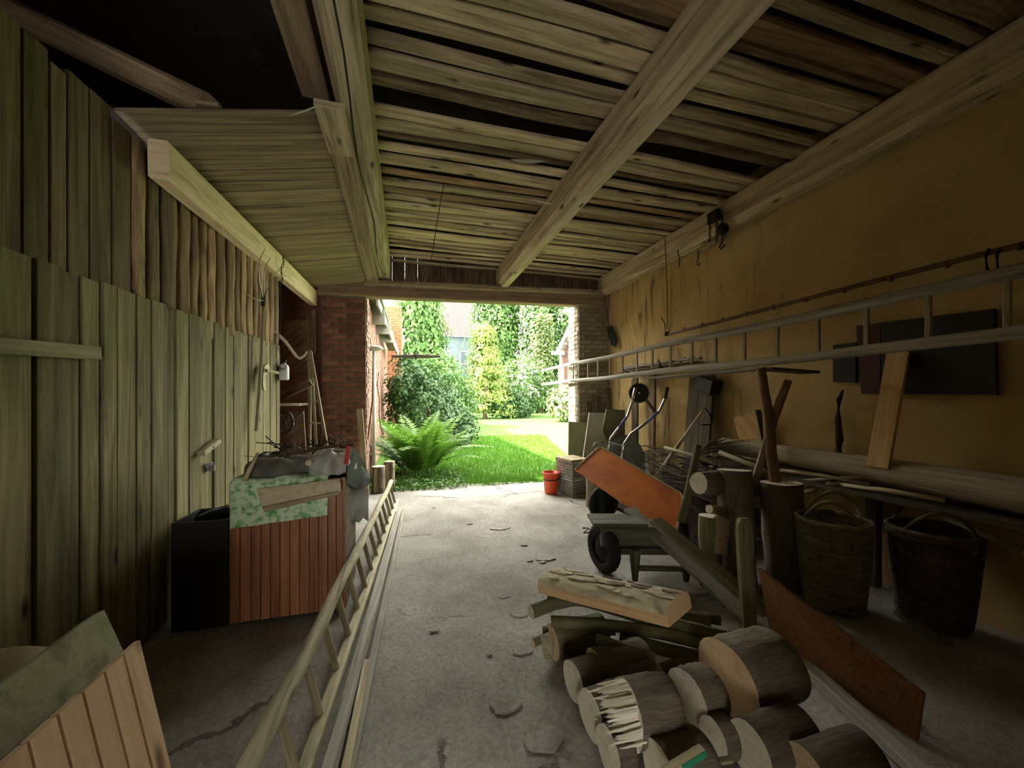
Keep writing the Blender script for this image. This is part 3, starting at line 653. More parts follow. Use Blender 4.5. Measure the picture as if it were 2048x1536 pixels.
M['black_plastic'] = plain('black_plastic', (.010, .011, .010), (.02, .022, .02), 6, .45)
M['sack_grey'] = plain('grey_sack', (.085, .08, .065), (.16, .15, .12), 9, .8, bump=.4)
M['sack_white'] = plain('white_sack', (.30, .30, .27), (.44, .44, .40), 7, .6, bump=.3, c3=(.36, .35, .30))
M['sack_brown'] = plain('brown_sack', (.46, .37, .24), (.58, .49, .34), 10, .9, bump=.4, c3=(.42, .33, .20))
M['tarp_green'] = plain('dark_green_tarp', (.010, .020, .015), (.022, .036, .028), 6, .6, bump=.3, spec=.15)
M['felt'] = plain('green_felt', (.10, .36, .06), (.60, .72, .52), 26, .95, bump=.3, lo=.36, hi=.54, detail=6)
M['tarp_beige'] = plain('beige_tarp', (.26, .215, .12), (.38, .32, .20), 6, .8, bump=.4)
# latch bar, turn button, hasp and padlock
a = atw(-40, 688, .03); b = atw(195, 706, .03)
m = MB(); m.bar(a, b, .035, .068, ch=.004); m.build('latch_bar', M['olive_wood'], label='short grey-brown crossbar nailed over the nearest wall planks', cat='bar')
a = atw(405, 905, .03); b = atw(432, 884, .03); tb = thing('turn_button', 'small pale wooden turn button on the mossy planks', 'latch', tuple((a+b)/2))
m = MB(); d = (b-a).normalized(); m.bar(a-d*.02, b+d*.02, .04, .055, up=WNrm, ch=.006); m.build('block', M['pale_wood'], tb)
m = MB(); c = (a+b)/2; m.lathe([(.008, 0), (.008, .03)], c, 8, ax=WNrm, capt=True); m.build('screw', M['iron'], tb)
p = atw(423, 936, .02); hp = thing('padlock', 'small steel padlock hanging on a hasp under the turn button', 'padlock', tuple(p))
m = MB(); m.bar(p+V((0, 0, -.022)), p+V((0, 0, .022)), .022, .045, up=WNrm, ch=.004); m.build('body', M['steel'], hp)
m = MB(); m.tube([p+WT*(.014*math.cos(q))+V((0, 0, .02+.026*math.sin(q))) for q in [math.pi*k/8 for k in range(9)]], .0045, 6, up=WNrm); m.build('shackle', M['steel'], hp)
m = MB(); m.bar(p+WT*-.09+V((0, 0, .03)), p+WT*.02+V((0, 0, .03)), .006, .028, ch=.001); m.build('hasp', M['iron'], hp)
# pitchfork hanging on the planks
pf = thing('pitchfork', 'four-tined pitchfork hanging tines up on the plank wall', 'pitchfork', tuple(atw(524, 600, .05)))
H = [atw(x, y, .06) for x, y in ((527, 600), (526, 640), (522, 730), (517, 800), (512, 862))]
m = MB(); m.tube(H, [.014, .016, .016, .015, .013], 8); m.build('handle', M['rung_wood'], pf)
m = MB(); m.tube([atw(527, 592, .06), atw(526, 612, .06)], .02, 8); m.build('ferrule', M['iron'], pf)
for pts in ([(530, 498), (521, 515), (517, 535), (518, 560), (523, 583), (527, 600)], [(541, 515), (532, 530), (528, 550), (528, 575), (527, 600)], [(561, 533), (550, 551), (540, 568), (533, 585), (528, 600)], [(489, 585), (500, 592), (510, 598), (520, 601), (527, 600)]):
    n = len(pts); m = MB(); m.tube([atw(x, y, .06+.05*(1-k/(n-1))) for k, (x, y) in enumerate(pts)], [.003+.005*k/(n-1) for k in range(n)], 6); m.build('tine', M['steel'], pf)
# rounded grip board with a peg
gb = thing('scythe_grip', 'pale half-round wooden grip with a peg hanging beside the pitchfork', 'grip', tuple(atw(538, 760, .05)))
pts = [(536, 727), (530, 732), (527, 748), (526, 765), (528, 780), (532, 782), (531, 765), (532, 750), (540, 745), (540, 733)]
m = MB(); q = [atw(x, y, .07) for x, y in pts]; m.poly(q[::-1], WNrm, .02); m.build('blade_board', M['pale_wood'], gb)
m = MB(); m.bar(atw(532, 741, .08), atw(556, 746, .08), .022, .03, ch=.004); m.build('peg', M['olive_wood'], gb)
m = MB(); m.tube([atw(550, 745, .08), atw(553, 720, .07), atw(556, 700, .06)], .003, 5); m.build('string', M['sack_brown'], gb)
# crooked birch stick poking out past the wall end
m = MB(); pts = [(528, 655), (542, 660), (556, 669), (570, 682), (582, 698), (592, 712), (600, 717), (609, 711), (614, 703)]
m.tube([at(x, y, y=4.85+.02*k) for k, (x, y) in enumerate(pts)], [.014, .016, .017, .018, .017, .017, .016, .014, .011], 8, jit=.05)
M['birch'] = wood('birch_bark', (.55, .46, .34), (.68, .60, .46), (.16, .11, .07), su=18, sv=6, bump=.4, var=.05)
m.build('birch_stick', M['birch'], label='crooked birch stick poking out past the end of the plank wall', cat='stick')
# chain on the header beam end
ch = thing('chain', 'rusty chain looped over the header beam at the plank wall end', 'chain', tuple(at(565, 560, y=4.75)))
for k in range(15):
    c = at(566-.4*k+2*math.sin(k), 516+k*5.2, y=4.72); m = MB(); n = 8; o = k % 2
    m.tube([c+V(((.010*math.cos(6.283*i/n)) if o else 0, 0 if o else .010*math.cos(6.283*i/n), .020*math.sin(6.283*i/n))) for i in range(n+1)], .0035, 5, up=(0, 1, .1) if o else (1, 0, .1)); m.build('link', M['rust'], ch)
m = MB(); m.tube([at(561, 592, y=4.72), at(562, 640, y=4.75), at(557, 690, y=4.8), at(561, 718, y=4.85)], .0025, 5); m.build('hanging_wire', M['iron'], label='thin wire hanging down from the chain at the plank wall end', cat='wire')
# hanging white bottle
p = at(568, 760, y=4.95); bt = thing('plastic_bottle', 'white plastic bottle hanging at the end of the plank wall', 'bottle', tuple(p))
m = MB(); m.lathe([(.045, 0), (.052, .012), (.052, .14), (.045, .165), (.02, .185), (.02, .20)], p, 16, capb=True, capt=True); m.build('bottle_body', M['white_plastic'], bt)
m = MB(); m.lathe([(.024, .195), (.024, .225)], p, 12, capb=True, capt=True); m.build('cap', M['black_plastic'], bt)
m = MB(); n = 12; m.tube([p+V((.035*math.cos(6.283*k/n), -.056, .15+.035*math.sin(6.283*k/n))) for k in range(n+1)], .004, 5, up=(0, 1, 0)); m.build('ring_handle', M['black_plastic'], bt)
# alcove: shelf, dark boards, small wheel, tripod ladder
a = at(558, 811, y=5.5); b = at(598, 809, y=5.5)
sh = thing('shelf_board', 'narrow shelf with a white edge in the dark alcove', 'shelf', tuple(a)); m = MB(); m.bar((-2.4, 5.8, a.z), (b.x, 5.8, b.z), .5, .03); m.build('board', M['slat_dark'], sh); m = MB(); m.bar((-2.4, 5.54, a.z), (b.x, 5.54, b.z), .012, .034); m.build('edge_strip', M['white'], sh)
m = MB(); m.bar(at(622, 620, y=6.35), at(622, 705, y=6.35), .12, .06, up=(0, 1, 0)); m.build('alcove_post', M['slat_dark'], label='dark short post above the tripod ladder in the alcove', cat='post')
m = MB(); m.bar(at(566, 792, y=5.9), at(622, 764, y=5.9), .08, .10); m.build('dark_plank', M['slat_dark'], label='slanting dark plank above the alcove shelf', cat='plank')
m = MB(); m.poly([at(x, y, y=6.3) for x, y in ((565, 640), (615, 640), (615, 745), (565, 745))], (0, -1, 0), .03); m.build('tool_board', M['slat_brown'], label='brown board fixed at the back of the alcove', cat='board')
m = MB(); m.poly([at(x, y, y=5.6) for x, y in ((575, 826), (607, 822), (612, 905), (575, 905))], (0, -1, 0), .03); m.build('alcove_door', M['slat_dark'], label='dark upright board below the alcove shelf', cat='board')
c = at(569, 845, y=5.2); wh = thing('spare_wheel', 'small dark wheel hanging below the alcove shelf', 'wheel', tuple(c)); n = 20
m = MB(); m.tube([c+V((.09*math.cos(6.283*k/n), 0, .13*math.sin(6.283*k/n))) for k in range(n+1)], .016, 8, up=(0, 1, 0)); m.build('tyre', M['black_plastic'], wh)
m = MB(); m.lathe([(.018, -.02), (.018, .02)], c, 10, ax=(0, 1, 0), capb=True, capt=True); m.build('hub', M['iron'], wh)
for k in range(6): m = MB(); m.tube([c, c+V((.085*math.cos(1.047*k), 0, .12*math.sin(1.047*k)))], .004, 5, up=(0, 1, 0)); m.build('spoke', M['iron'], wh)
tl = thing('tripod_ladder', 'narrow wooden tripod ladder standing in the alcove by the pier', 'ladder', tuple(at(630, 890, y=6.05)))
for pa, pb, yb in (((620, 701), (619, 905), 6.0), ((621, 703), (656, 905), 6.0), ((622, 704), (633, 905), 6.4)):
    m = MB(); a = at(*pa, y=6.1); b = at(*pb, y=yb); d = (b-a)/(a.z-b.z); m.bar(a, a+d*a.z*.995, .035, .05, up=(0, 1, 0)); m.build('leg', M['rung_wood'], tl)
for f in (.28, .5, .72):
    a = at(620-f, 701+f*200, y=6.1-.1*f); b = at(621+f*35, 703+f*200, y=6.1-.1*f); m = MB(); m.bar(a, b, .03, .025); m.build('rung', M['pale_wood'], tl)
# cabinet of red-brown matchboard
cb = thing('matchboard_cabinet', 'reddish-brown matchboard cabinet standing against the plank wall', 'cabinet', (-.75, 3.2, 0))
m = MB(); m.box((-1.10, 2.935, .02), (-.405, 3.5, .93)); m.build('body', M['slat_dark'], cb)
ed_ = [459, 481, 503, 522, 541.5, 560.6, 580, 599.7, 619, 637.5, 655.7, 672.6, 691]
for i in range(12):
    a = at(ed_[i], 1000, y=2.925).x; b = at(ed_[i+1], 1000, y=2.925).x
    m = MB(); m.bar(((a+b)/2, 2.925, .03), ((a+b)/2, 2.925, .945), b-a-.003, .018, up=(0, -1, 0), ch=.003); m.build('board', M['varnish'], cb)
# what lies on the cabinet
def cloth(name, pts_uv, mat, label, cat, th=.012, nu=22, nv=14):
    m = MB(); m.grid(pts_uv, nu, nv, th=th); return m.build(name, mat, label=label, cat=cat)
T0 = at(460, 975, y=2.9); 
fz = [at(461, 1058, y=2.895), at(655, 1030, y=2.895)]
def felt(u, v):
    x = T0.x+.0+u*(fz[1].x-T0.x); zb = fz[0].z+(fz[1].z-fz[0].z)*u; zt = .945
    if v < .55: q = v/.55; return (x, 2.895+.006*math.sin(u*19+q*3), zb+(zt+.012-zb)*q)
    q = (v-.55)/.45; return (x, 2.895+q*.45, zt+.025+.012*math.sin(u*14)*math.sin(q*9))
cloth('felt_cloth', felt, M['felt'], 'green and white mottled cloth hanging over the cabinet front', 'cloth')
A_, B_, D_, C_ = (513, 978), (679, 957), (526, 1020), (682, 984)
def mat_(u, v):
    p = V((A_[0], A_[1], 0)).lerp(V((B_[0], B_[1], 0)), u).lerp(V((D_[0], D_[1], 0)).lerp(V((C_[0], C_[1], 0)), u), v)
    return at(p.x, p.y, y=2.868-.022*math.sin(v*math.pi)+.006*math.sin(u*17))
fm_ = thing('folded_mat', 'folded brown mat drooping over the front of the mottled cloth', 'mat', tuple(mat_(.5, 1)))
m = MB(); m.grid(mat_, 18, 6, th=-.014); m.build('sheet', M['sack_brown'], fm_)
def hem(u, v):
    p = mat_(.02+u*.95, .78+v*.24); return p+V((0, -.012, -.012))
m = MB(); m.grid(hem, 18, 2, th=-.008); m.build('hem', M['tarp_beige'], fm_)
def lump(c, sx, sy, h, seed, sag=.25):
    r_ = random.Random(seed); ph = [r_.uniform(0, 6) for _ in range(5)]
    def f(u, v):
        a = u*2*math.pi; q = v
        rr = (1-q**2.4)
        wob = 1+.12*math.sin(3*a+ph[0])+.07*math.sin(7*a+ph[1])
        return (c[0]+sx*math.cos(a)*wob*(rr*.98+.02), c[1]+sy*math.sin(a)*wob*(rr*.98+.02), c[2]+h*min(1, q*1.5)**.6*(1+.10*math.sin(4*a+ph[2])*q)-.01*math.sin(9*a+ph[3])*(1-q))
    return f
def sack(name, c, sx, sy, h, seed, mat, label, cat='sack'):
    m = MB(); m.grid(lump(c, sx, sy, h, seed), 36, 12); n = len(m.v); m.f.append(list(range(0, 37*13, 13))[:-1][::-1]); m.m.append(0); m.sm.append(False); m.uv.append([(m.v[k].x, m.v[k].y) for k in m.f[-1]])
    return m.build(name, mat, label=label, cat=cat)
sack('grey_sack', (-.86, 3.14, .975), .24, .22, .105, 3, M['sack_grey'], 'crumpled dark grey sack on the cabinet beside the curved horn')
ws = thing('white_sack', 'whitish plastic sack with a red stripe on the right end of the cabinet', 'sack', (-.52, 3.15, .96))
m = MB(); m.grid(lump((-.53, 3.14, .955), .15, .20, .15, 8), 32, 12); m.build('bag', M['sack_white'], ws)
M['red_plastic'] = plain('red_print', (.45, .05, .03), (.55, .08, .05), 5, .6)
m = MB(); m.bar(at(692, 928, y=2.93), at(697, 893, y=3.0), .03, .012, up=(0, -1, 0)); m.build('red_stripe', M['red_plastic'], ws)
hr = MB(); hr.tube([at(x, y, y=2.86) for x, y in ((489, 962), (497, 945), (505, 928), (512, 914), (517, 904))], [.014, .014, .012, .009, .005], 8); hr.build('curved_horn', M['horn'], label='pale pointed curved horn leaning up on the grey sack', cat='horn')
# garden rake heads lying in the clutter
rk = thing('rake', 'rusty rake with upright tines lying on the cabinet sacks', 'rake', tuple(at(620, 905, y=3.1)))
a = at(558, 912, y=2.98); b = at(676, 890, y=2.96)
m = MB(); m.bar(a, b, .02, .022); m.build('rake_bar', M['rust'], rk)
for k in range(11):
    p = a.lerp(b, (k+.3)/11); m = MB(); m.tube([p, p+V((.004, -.004, .05)), p+V((-.002, .008, .085))], [.0045, .004, .002], 5); m.build('tine', M['iron'], rk)
m = MB(); m.tube([at(617, 926, y=2.94), at(628, 914, y=3.1), at(650, 896, y=3.45)], .021, 10, cap=1); m.build('handle', [M['rung_wood'], M['pale_wood']], rk)
cw = thing('wire_tangle', 'tangled dark wire and twigs heaped behind the rake', 'wire', (-.8, 3.3, 1.02), kind='stuff'); m = MB()
for k in range(46):
    c = V((rnd(-1.02, -.45), rnd(3.15, 3.45), rnd(1.05, 1.14))); d = V((rnd(-1, 1), rnd(-.4, .4), rnd(-.4, .5))).normalized()*rnd(.05, .12)
    m.tube([c-d, c+V((0, 0, rnd(-.02, .03))), c+d], rnd(.002, .005), 5)
m.build('strands', M['iron'], cw)
m = MB(); m.grid(lump((-.98, 3.3, .965), .13, .16, .12, 21), 24, 8); m.build('dark_rag', M['black_plastic'], label='black rag bundled at the wall end of the cabinet', cat='rag')
# black tub added for the dark shade between the cabinet and the wall
tb_ = thing('black_filler', 'black tub with a pale rim, added for the shade left of the cabinet', 'filler', (-1.3, 3.08, 0))
m = MB(); m.box((-1.44, 2.95, 0), (-1.13, 2.965, .70)); m.box((-1.44, 3.285, 0), (-1.13, 3.3, .70)); m.box((-1.44, 2.965, 0), (-1.425, 3.285, .70)); m.box((-1.145, 2.965, 0), (-1.13, 3.285, .70)); m.box((-1.425, 2.965, 0), (-1.145, 3.285, .02)); m.build('filler_body', M['black_plastic'], tb_)
m = MB(); m.tube([at(398, 1032, y=2.94), at(425, 1020, y=2.92), at(457, 1011, y=2.94)], .008, 6); m.build('rim', M['steel'], tb_)
# dark tarp and bag hanging at the right side of the cabinet
def bag(u, v):
    pts = [(697, 893), (722, 903), (737, 950), (728, 976), (696, 968)]
    x = 694+u*46; yt = 892+u*u*60; yb = 966+12*math.sin(u*3)
    return at(x, yt+(yb-yt)*v, y=3.0+.5*u+.04*math.sin(v*5+u*9))
m = MB(); m.grid(bag, 14, 12, th=-.01); dt = m.build('dark_tarp', M['tarp_green'], label='dark green plastic tarp slung beside the right of the cabinet', cat='tarp')
m = MB(); q = [at(x, y, y=3.05+.5*(x-694)/46) for x, y in ((700, 905), (715, 918), (728, 945), (733, 968))]; m.tube(q, [.004, .012, .008, .012], 6); m.build('tarp_highlight', M['white_plastic'], dt)  # highlight on the tarp, modelled as a white strip
def hang(u, v): 
    x = 693+u*44; yt = 968+10*u; yb = 1046-8*u+4*math.sin(u*14); return at(x, yt+(yb-yt)*v, y=3.05+.55*u+.02*math.sin(v*7))
m = MB(); m.grid(hang, 12, 10, th=-.01); m.build('dark_blanket', M['sack_grey'], label='dark blanket hanging under the green tarp beside the cabinet', cat='blanket')
# two logs standing on end at the pier
for k, (px, py, r, h, lb) in enumerate([(757, 985, .10, .42, 'debarked log standing on end at the foot of the left pier'), (779, 978, .085, .46, 'narrower log standing on end behind its neighbour near the fern')]):
    p = at(px, py, z=0); o = thing('upright_log', lb, 'log', tuple(p), 'logs at the left pier'); m = MB()
    m.sweep([p+V((0, 0, h*i/4)) for i in range(5)], [(r*math.cos(.524*i), r*math.sin(.524*i)) for i in range(12)], up=(0, 1, 0), smooth=True, jit=.03, cap=1, sc=[1.06, 1, .98, 1, 1.02]); m.build('stem', [M['bark'], M['pale_wood']], o)
    m = MB(); m.bar(p+V((-.4*r, -r*.95, .02)), p+V((-.35*r, -r*.95, h*.95)), .05, .012, up=(0, 1, 0)); m.build('bark_strip', M['rung_wood'], o)
m = MB(); m.bar(at(733, 948, y=6.30)-V((0, .02, at(733, 948, y=6.30).z-.01)), at(719, 818, y=6.38), .085, .03, up=(0, 1, 0)); m.build('leaning_plank', M['pale_wood'], label='pale plank leaning on the face of the left brick pier', cat='plank')
m = MB(); m.tube([at(728, 925, y=6.6), at(737, 868, y=6.7), at(745, 800, y=6.8), at(746, 735, y=6.9)], .012, 7); m.build('garden_cane', M['rust'], label='thin brown cane standing at the corner of the left pier', cat='cane')
m = MB(); m.tube([at(x, y, y=7.4) for x, y in ((762, 860), (758, 830), (759, 800), (754, 770), (757, 745))], .009, 6); m.build('rusty_rod', M['rust'], label='wavy rusty rod against the sunless house wall', cat='rod')
p = at(748, 702, y=7.2); ol = thing('yard_lamp', 'round dish-topped lamp on a pale post beside the gateway', 'lamp', (p.x, 7.2, 0))
m = MB(); m.tube([(p.x, 7.2, -.04), (p.x, 7.2, p.z)], [.032, .028], 10); m.build('post', M['white'], ol)
m = MB(); m.lathe([(.05, 0), (.15, .03), (.165, .05), (.12, .085), (.03, .10)], p, 20, capb=True, capt=True); m.build('dish', M['sack_white'], ol)
for s in (-.05, .05): m = MB(); m.tube([p+V((s, 0, .08)), p+V((s, 0, .24))], .008, 6); m.build('prong', M['steel'], ol)
# whippletree hanging in the gateway
p0 = at(783, 713, y=6.3); p1 = at(879, 713, y=6.3); c = (p0+p1)/2
wp = thing('whippletree', 'wooden whippletree with iron hooks hanging in the gateway', 'whippletree', tuple(c))
m = MB(); m.tube([p0.lerp(p1, k/8) for k in range(9)], [.018, .024, .028, .031, .033, .031, .028, .024, .018], 10); m.build('bar', M['grey_wood'], wp)
m = MB(); n = 10; m.tube([c+V((0, .042*math.cos(6.283*k/n), .042*math.sin(6.283*k/n))) for k in range(n+1)], .009, 6, up=(1, 0, 0)); m.build('centre_band', M['iron'], wp)
m = MB(); m.tube([c+V((.028*math.cos(6.283*k/n), 0, .06+.03*math.sin(6.283*k/n))) for k in range(n+1)], .007, 6, up=(0, 1, 0)); m.build('ring', M['iron'], wp)
for e in (p0, p1): m = MB(); m.tube([e+V((0, 0, .02)), e+V((.012, 0, -.03)), e+V((.0, 0, -.075)), e+V((-.022, 0, -.06))], .006, 6, up=(0, 1, 0)); m.build('hook', M['iron'], wp)
for xx in (818, 850): 
    m = MB(); a = at(xx, 597, y=6.44); m.tube([a, a.lerp(c+V((0, 0, .09)), .5)+V((.02, 0, -.05)), c+V((0, 0, .08))], .003, 5); m.build('hanging_wire', M['iron'], wp)
# long pole ladder lying on its edge along the floor
ld = thing('pole_ladder', 'long pole ladder lying on its edge along the floor by the cabinet', 'ladder', (-.35, 3, 0))
ra = V((-.51, .85, .345)); rb = V((-.19, 5.75, .315))
m = MB(); n = 18; m.sweep([ra.lerp(rb, k/n)+V((.004*math.sin(k*1.7), 0, .006*math.sin(k*1.1))) for k in range(n+1)], [(.034*math.cos(.524*i), .034*math.sin(.524*i)) for i in range(12)], smooth=True, jit=.02, sc=[1.12-.3*k/n for k in range(n+1)], cap=1); m.build('upper_rail', [M['pole_wood'], M['pale_wood']], ld)
la = V((-.44, .85, .032)); lb_ = V((-.115, 5.75, .032))
m = MB(); m.bar(la, lb_, .06, .06, ch=.012, seg=10); m.build('lower_rail', M['pole_wood'], ld)
for k in range(16):
    f = (k+.55)/16.2; a = ra.lerp(rb, f); b = la.lerp(lb_, f); d = (b-a).normalized(); m = MB(); m.bar(a+d*.02, b-d*.02, .034, .02, up=(0, 1, 0), ch=.005); m.build('rung', M['rung_wood'], ld)
m = MB(); m.bar((-.335, .9, .022), (-.085, 5.2, .022), .065, .044, ch=.005, seg=6); m.build('grey_timber', M['grey_wood'], label='long grey timber lying beside the pole ladder', cat='timber')
m = MB(); m.bar((-.253, .9, .014), (-.02, 5.35, .014), .042, .028, ch=.004, seg=6); m.build('floor_batten', M['grey_wood'], label='long narrow batten on the floor outside the grey timber', cat='batten')
m = MB(); m.bar((-.248, .9, .043), (-.205, 2.27, .043), .034, .028, ch=.004, seg=3); m.build('short_batten', M['pale_wood'], label='shorter pale batten lying on the long batten near the photographer', cat='batten')
# boards leaning at the lower left
wp_ = thing('matchboard_sheet', 'pinkish tan matchboard panel standing in the lower left corner', 'panel', (-.75, 1.0, 0))
y = 1.46; w = .074
while y > .3:
    m = MB(); m.bar((-.655, y-w/2, .005), (-.80, y-w/2, .75), w-.003, .018, up=(1, 0, 0), ch=.003); m.build('board', M['tan_wood'], wp_); y -= w
m = MB(); m.bar((-.70, .3, .12), (-.70, 1.42, .12), .05, .02, up=(1, 0, .2)); m.build('back_batten', M['olive_wood'], wp_)
M['fibro'] = plain('weathered_sheet', (.20, .20, .12), (.34, .335, .22), 9, .9, bump=.5, c3=(.26, .28, .15))
for k, (ya, yb, xo, zt, lb) in enumerate([(.95, 1.53, -.925, .825, 'weathered greenish roofing sheet behind the tan panel, farther one'), (.2, 1.12, -.905, .80, 'weathered greenish roofing sheet behind the tan panel, overlapping nearer one')]):
    def fs(u, v):
        y = ya+(yb-ya)*u; return (xo+.20*(1-v)+.03*math.sin(v*math.pi)+.012*math.sin(v*40)*0, y, .01+(zt-.01+.004*math.sin(u*9))*v)
    m = MB(); m.grid(fs, 16, 10, th=.022); m.build('roofing_sheet', M['fibro'], label=lb, cat='sheet', group='roofing sheets at the lower left')
def tarp(u, v):
    y = .25+u*1.35; x = -1.52+v*.54; return (x, y, .70+.10*math.sin(u*5+1)*math.sin(v*3.1)+.04*math.sin(u*17+v*6)-.68*max(0, v-.9)*10*.5*(1 if v > .9 else 0))
m = MB(); m.grid(tarp, 26, 20); m.build('beige_tarp', M['tarp_beige'], label='crumpled beige tarp bundled between the sheets and the plank wall', cat='tarp')
m = MB(); m.box((-1.50, .2, 0), (-1.02, 1.55, .60)); m.build('packing_crate', M['slat_dark'], label='dark packing crate hidden under the beige tarp', cat='crate')
# wire hanging from the slats
m = MB(); a = at(887, 368, z=3.72); m.tube([a, a.lerp(at(875, 440, y=a.y-.02), 1), at(862, 522, y=a.y)], .004, 5); m.build('hanging_rod', M['rust'], label='thin rusty rod hanging from the slatted ceiling', cat='rod')
# ================================================================ things along the ochre wall
M['dark_wood'] = wood('dark_plank', (.085, .07, .04), (.15, .125, .08), (.025, .02, .012), su=1.2, sv=24, bump=.4, var=.2)
M['yellow_board'] = wood('yellow_board', (.55, .37, .15), (.66, .47, .22), (.36, .22, .08), su=1.2, sv=20, bump=.25, var=.05)
M['log_pale'] = wood('debarked_log', (.36, .30, .20), (.52, .46, .34), (.14, .11, .07), su=.8, sv=10, bump=.4, var=.1, stain=(.20, .17, .11), stain_amt=.5)
M['branch'] = wood('mossy_branch', (.19, .17, .09), (.32, .295, .165), (.05, .045, .025), su=4, sv=18, bump=.8, var=.3, stain=(.10, .14, .035), stain_amt=.5)
M['barklog'] = wood('log_bark', (.14, .11, .075), (.25, .205, .15), (.04, .03, .02), su=7, sv=20, bump=1, var=.2, stain=(.20, .20, .15), stain_amt=.4)
M['orange'] = plain('orange_paint', (.62, .17, .035), (.70, .22, .05), 3, .5, c3=(.56, .15, .04))
M['bucket'] = plain('orange_plastic', (.80, .10, .035), (.86, .13, .05), 3, .4, spec=.5)
M['crate'] = plain('grey_crate', (.30, .30, .26), (.38, .38, .34), 5, .6)
M['green_board'] = plain('green_board', (.16, .17, .085), (.22, .23, .12), 6, .8)
M['white_board'] = plain('white_board', (.46, .44, .36), (.56, .54, .46), 4, .8)
M['chrome'] = plain('chrome_tube', (.55, .55, .53), (.62, .62, .60), 8, .25, 1)
M['blue'] = plain('blue_sleeve', (.10, .16, .36), (.14, .2, .42), 6, .45)
M['tray'] = plain('grey_tray', (.13, .14, .12), (.19, .20, .175), 6, .5)
M['rubber'] = plain('black_rubber', (.018, .018, .017), (.034, .034, .032), 14, .8, bump=.2)
M['maroon'] = plain('maroon_board', (.055, .014, .010), (.075, .02, .014), 5, .6)
M['black_board'] = plain('black_board', (.014, .012, .009), (.022, .02, .015), 5, .6)
M['wicker'] = wood('wicker', (.20, .18, .11), (.34, .31, .20), (.06, .05, .03), su=6, sv=10, bump=.5, var=.15)
M['wicker_dark'] = wood('old_wicker', (.10, .075, .045), (.17, .13, .08), (.03, .022, .014), su=6, sv=10, bump=.5, var=.15)
M['chip'] = plain('red_chipboard', (.17, .075, .035), (.30, .15, .07), 60, .85, bump=.3, c3=(.22, .11, .05), detail=3)
M['green_paint'] = plain('green_paint', (.02, .20, .10), (.03, .27, .14), 6, .5)
M['cart'] = wood('cart_wood', (.10, .10, .065), (.17, .17, .115), (.03, .03, .02), su=1.4, sv=20, bump=.4, var=.1)
M['bamboo'] = wood('bamboo', (.12, .065, .03), (.20, .12, .06), (.05, .028, .014), su=3, sv=14, rough=.5, bump=.2, var=.05)
def endgrain(name, c1, c2, edge):
    m, nt, b = _nt(name, .85); N = nt.nodes; Lk = nt.links
    tc = N.new('ShaderNodeTexCoord'); oi = N.new('ShaderNodeObjectInfo')
    n = _noise(nt, tc.outputs['Object'], 9, 5, .6); n2 = _noise(nt, _map(nt, tc.outputs['Object'], (5, 16, 46)), 1, 5, .6)
    r = _ramp(nt, [(.35, c1), (.65, c2)]); Lk.new(n2.outputs['Fac'], r.inputs['Fac'])
    rs = _ramp(nt, [(.52, (0, 0, 0)), (.68, (.7, .7, .7))]); Lk.new(n.outputs['Fac'], rs.inputs['Fac'])
    col = _mix(nt, r.outputs['Color'], edge, rs.outputs['Color'])
    hv = N.new('ShaderNodeHueSaturation'); mr = N.new('ShaderNodeMapRange'); mr.inputs[3].default_value = .82; mr.inputs[4].default_value = 1.12
    Lk.new(oi.outputs['Random'], mr.inputs[0]); Lk.new(mr.outputs[0], hv.inputs['Value']); Lk.new(col, hv.inputs['Color']); Lk.new(hv.outputs['Color'], b.inputs['Base Color'])
    return m
M['end'] = endgrain('sawn_end', (.66, .60, .46), (.80, .75, .60), (.42, .37, .27))
M['end_tan'] = endgrain('fresh_end', (.64, .47, .27), (.76, .58, .36), (.50, .33, .17))
M['split'] = wood('split_wood', (.80, .75, .60), (.88, .84, .72), (.60, .54, .40), su=1.5, sv=60, bump=.6, var=.03)
def log_bm(a, b, r0, r1=None, n=14, seg=6, jit=.05, bend=0, oval=1.0, knob=()):
    a, b = V(a), V(b); r1 = r1 or r0; m = MB(); d = b-a; s = d.cross(V((0, 0, 1))).normalized(); ph = rnd(0, 6)
    prof = [(math.cos(6.2832*i/n)*(1+.05*math.sin(3*6.28*i/n+ph)), oval*math.sin(6.2832*i/n)*(1+.05*math.sin(2*6.28*i/n+ph))) for i in range(n)]
    path = [a+d*(k/seg)+s*(bend*math.sin(math.pi*k/seg)*math.cos(ph))+V((0, 0, bend*math.sin(math.pi*k/seg))) for k in range(seg+1)]
    m.sweep(path, prof, sc=[r0+(r1-r0)*k/seg for k in range(seg+1)], smooth=True, jit=0, cap=1)
    if jit:
        for k in range(len(m.v)):
            i = k//n
            if 0 < i < seg: m.v[k] += V((rnd(-1, 1), rnd(-1, 1), rnd(-1, 1)))*r0*jit
    return m
def log(name, a, b, r0, label, r1=None, bark='barklog', end='end', cat='log', group='logs of the firewood heap', **k):
    return log_bm(a, b, r0, r1, **k).build(name, [M[bark], M[end]], label=label, cat=cat, group=group)
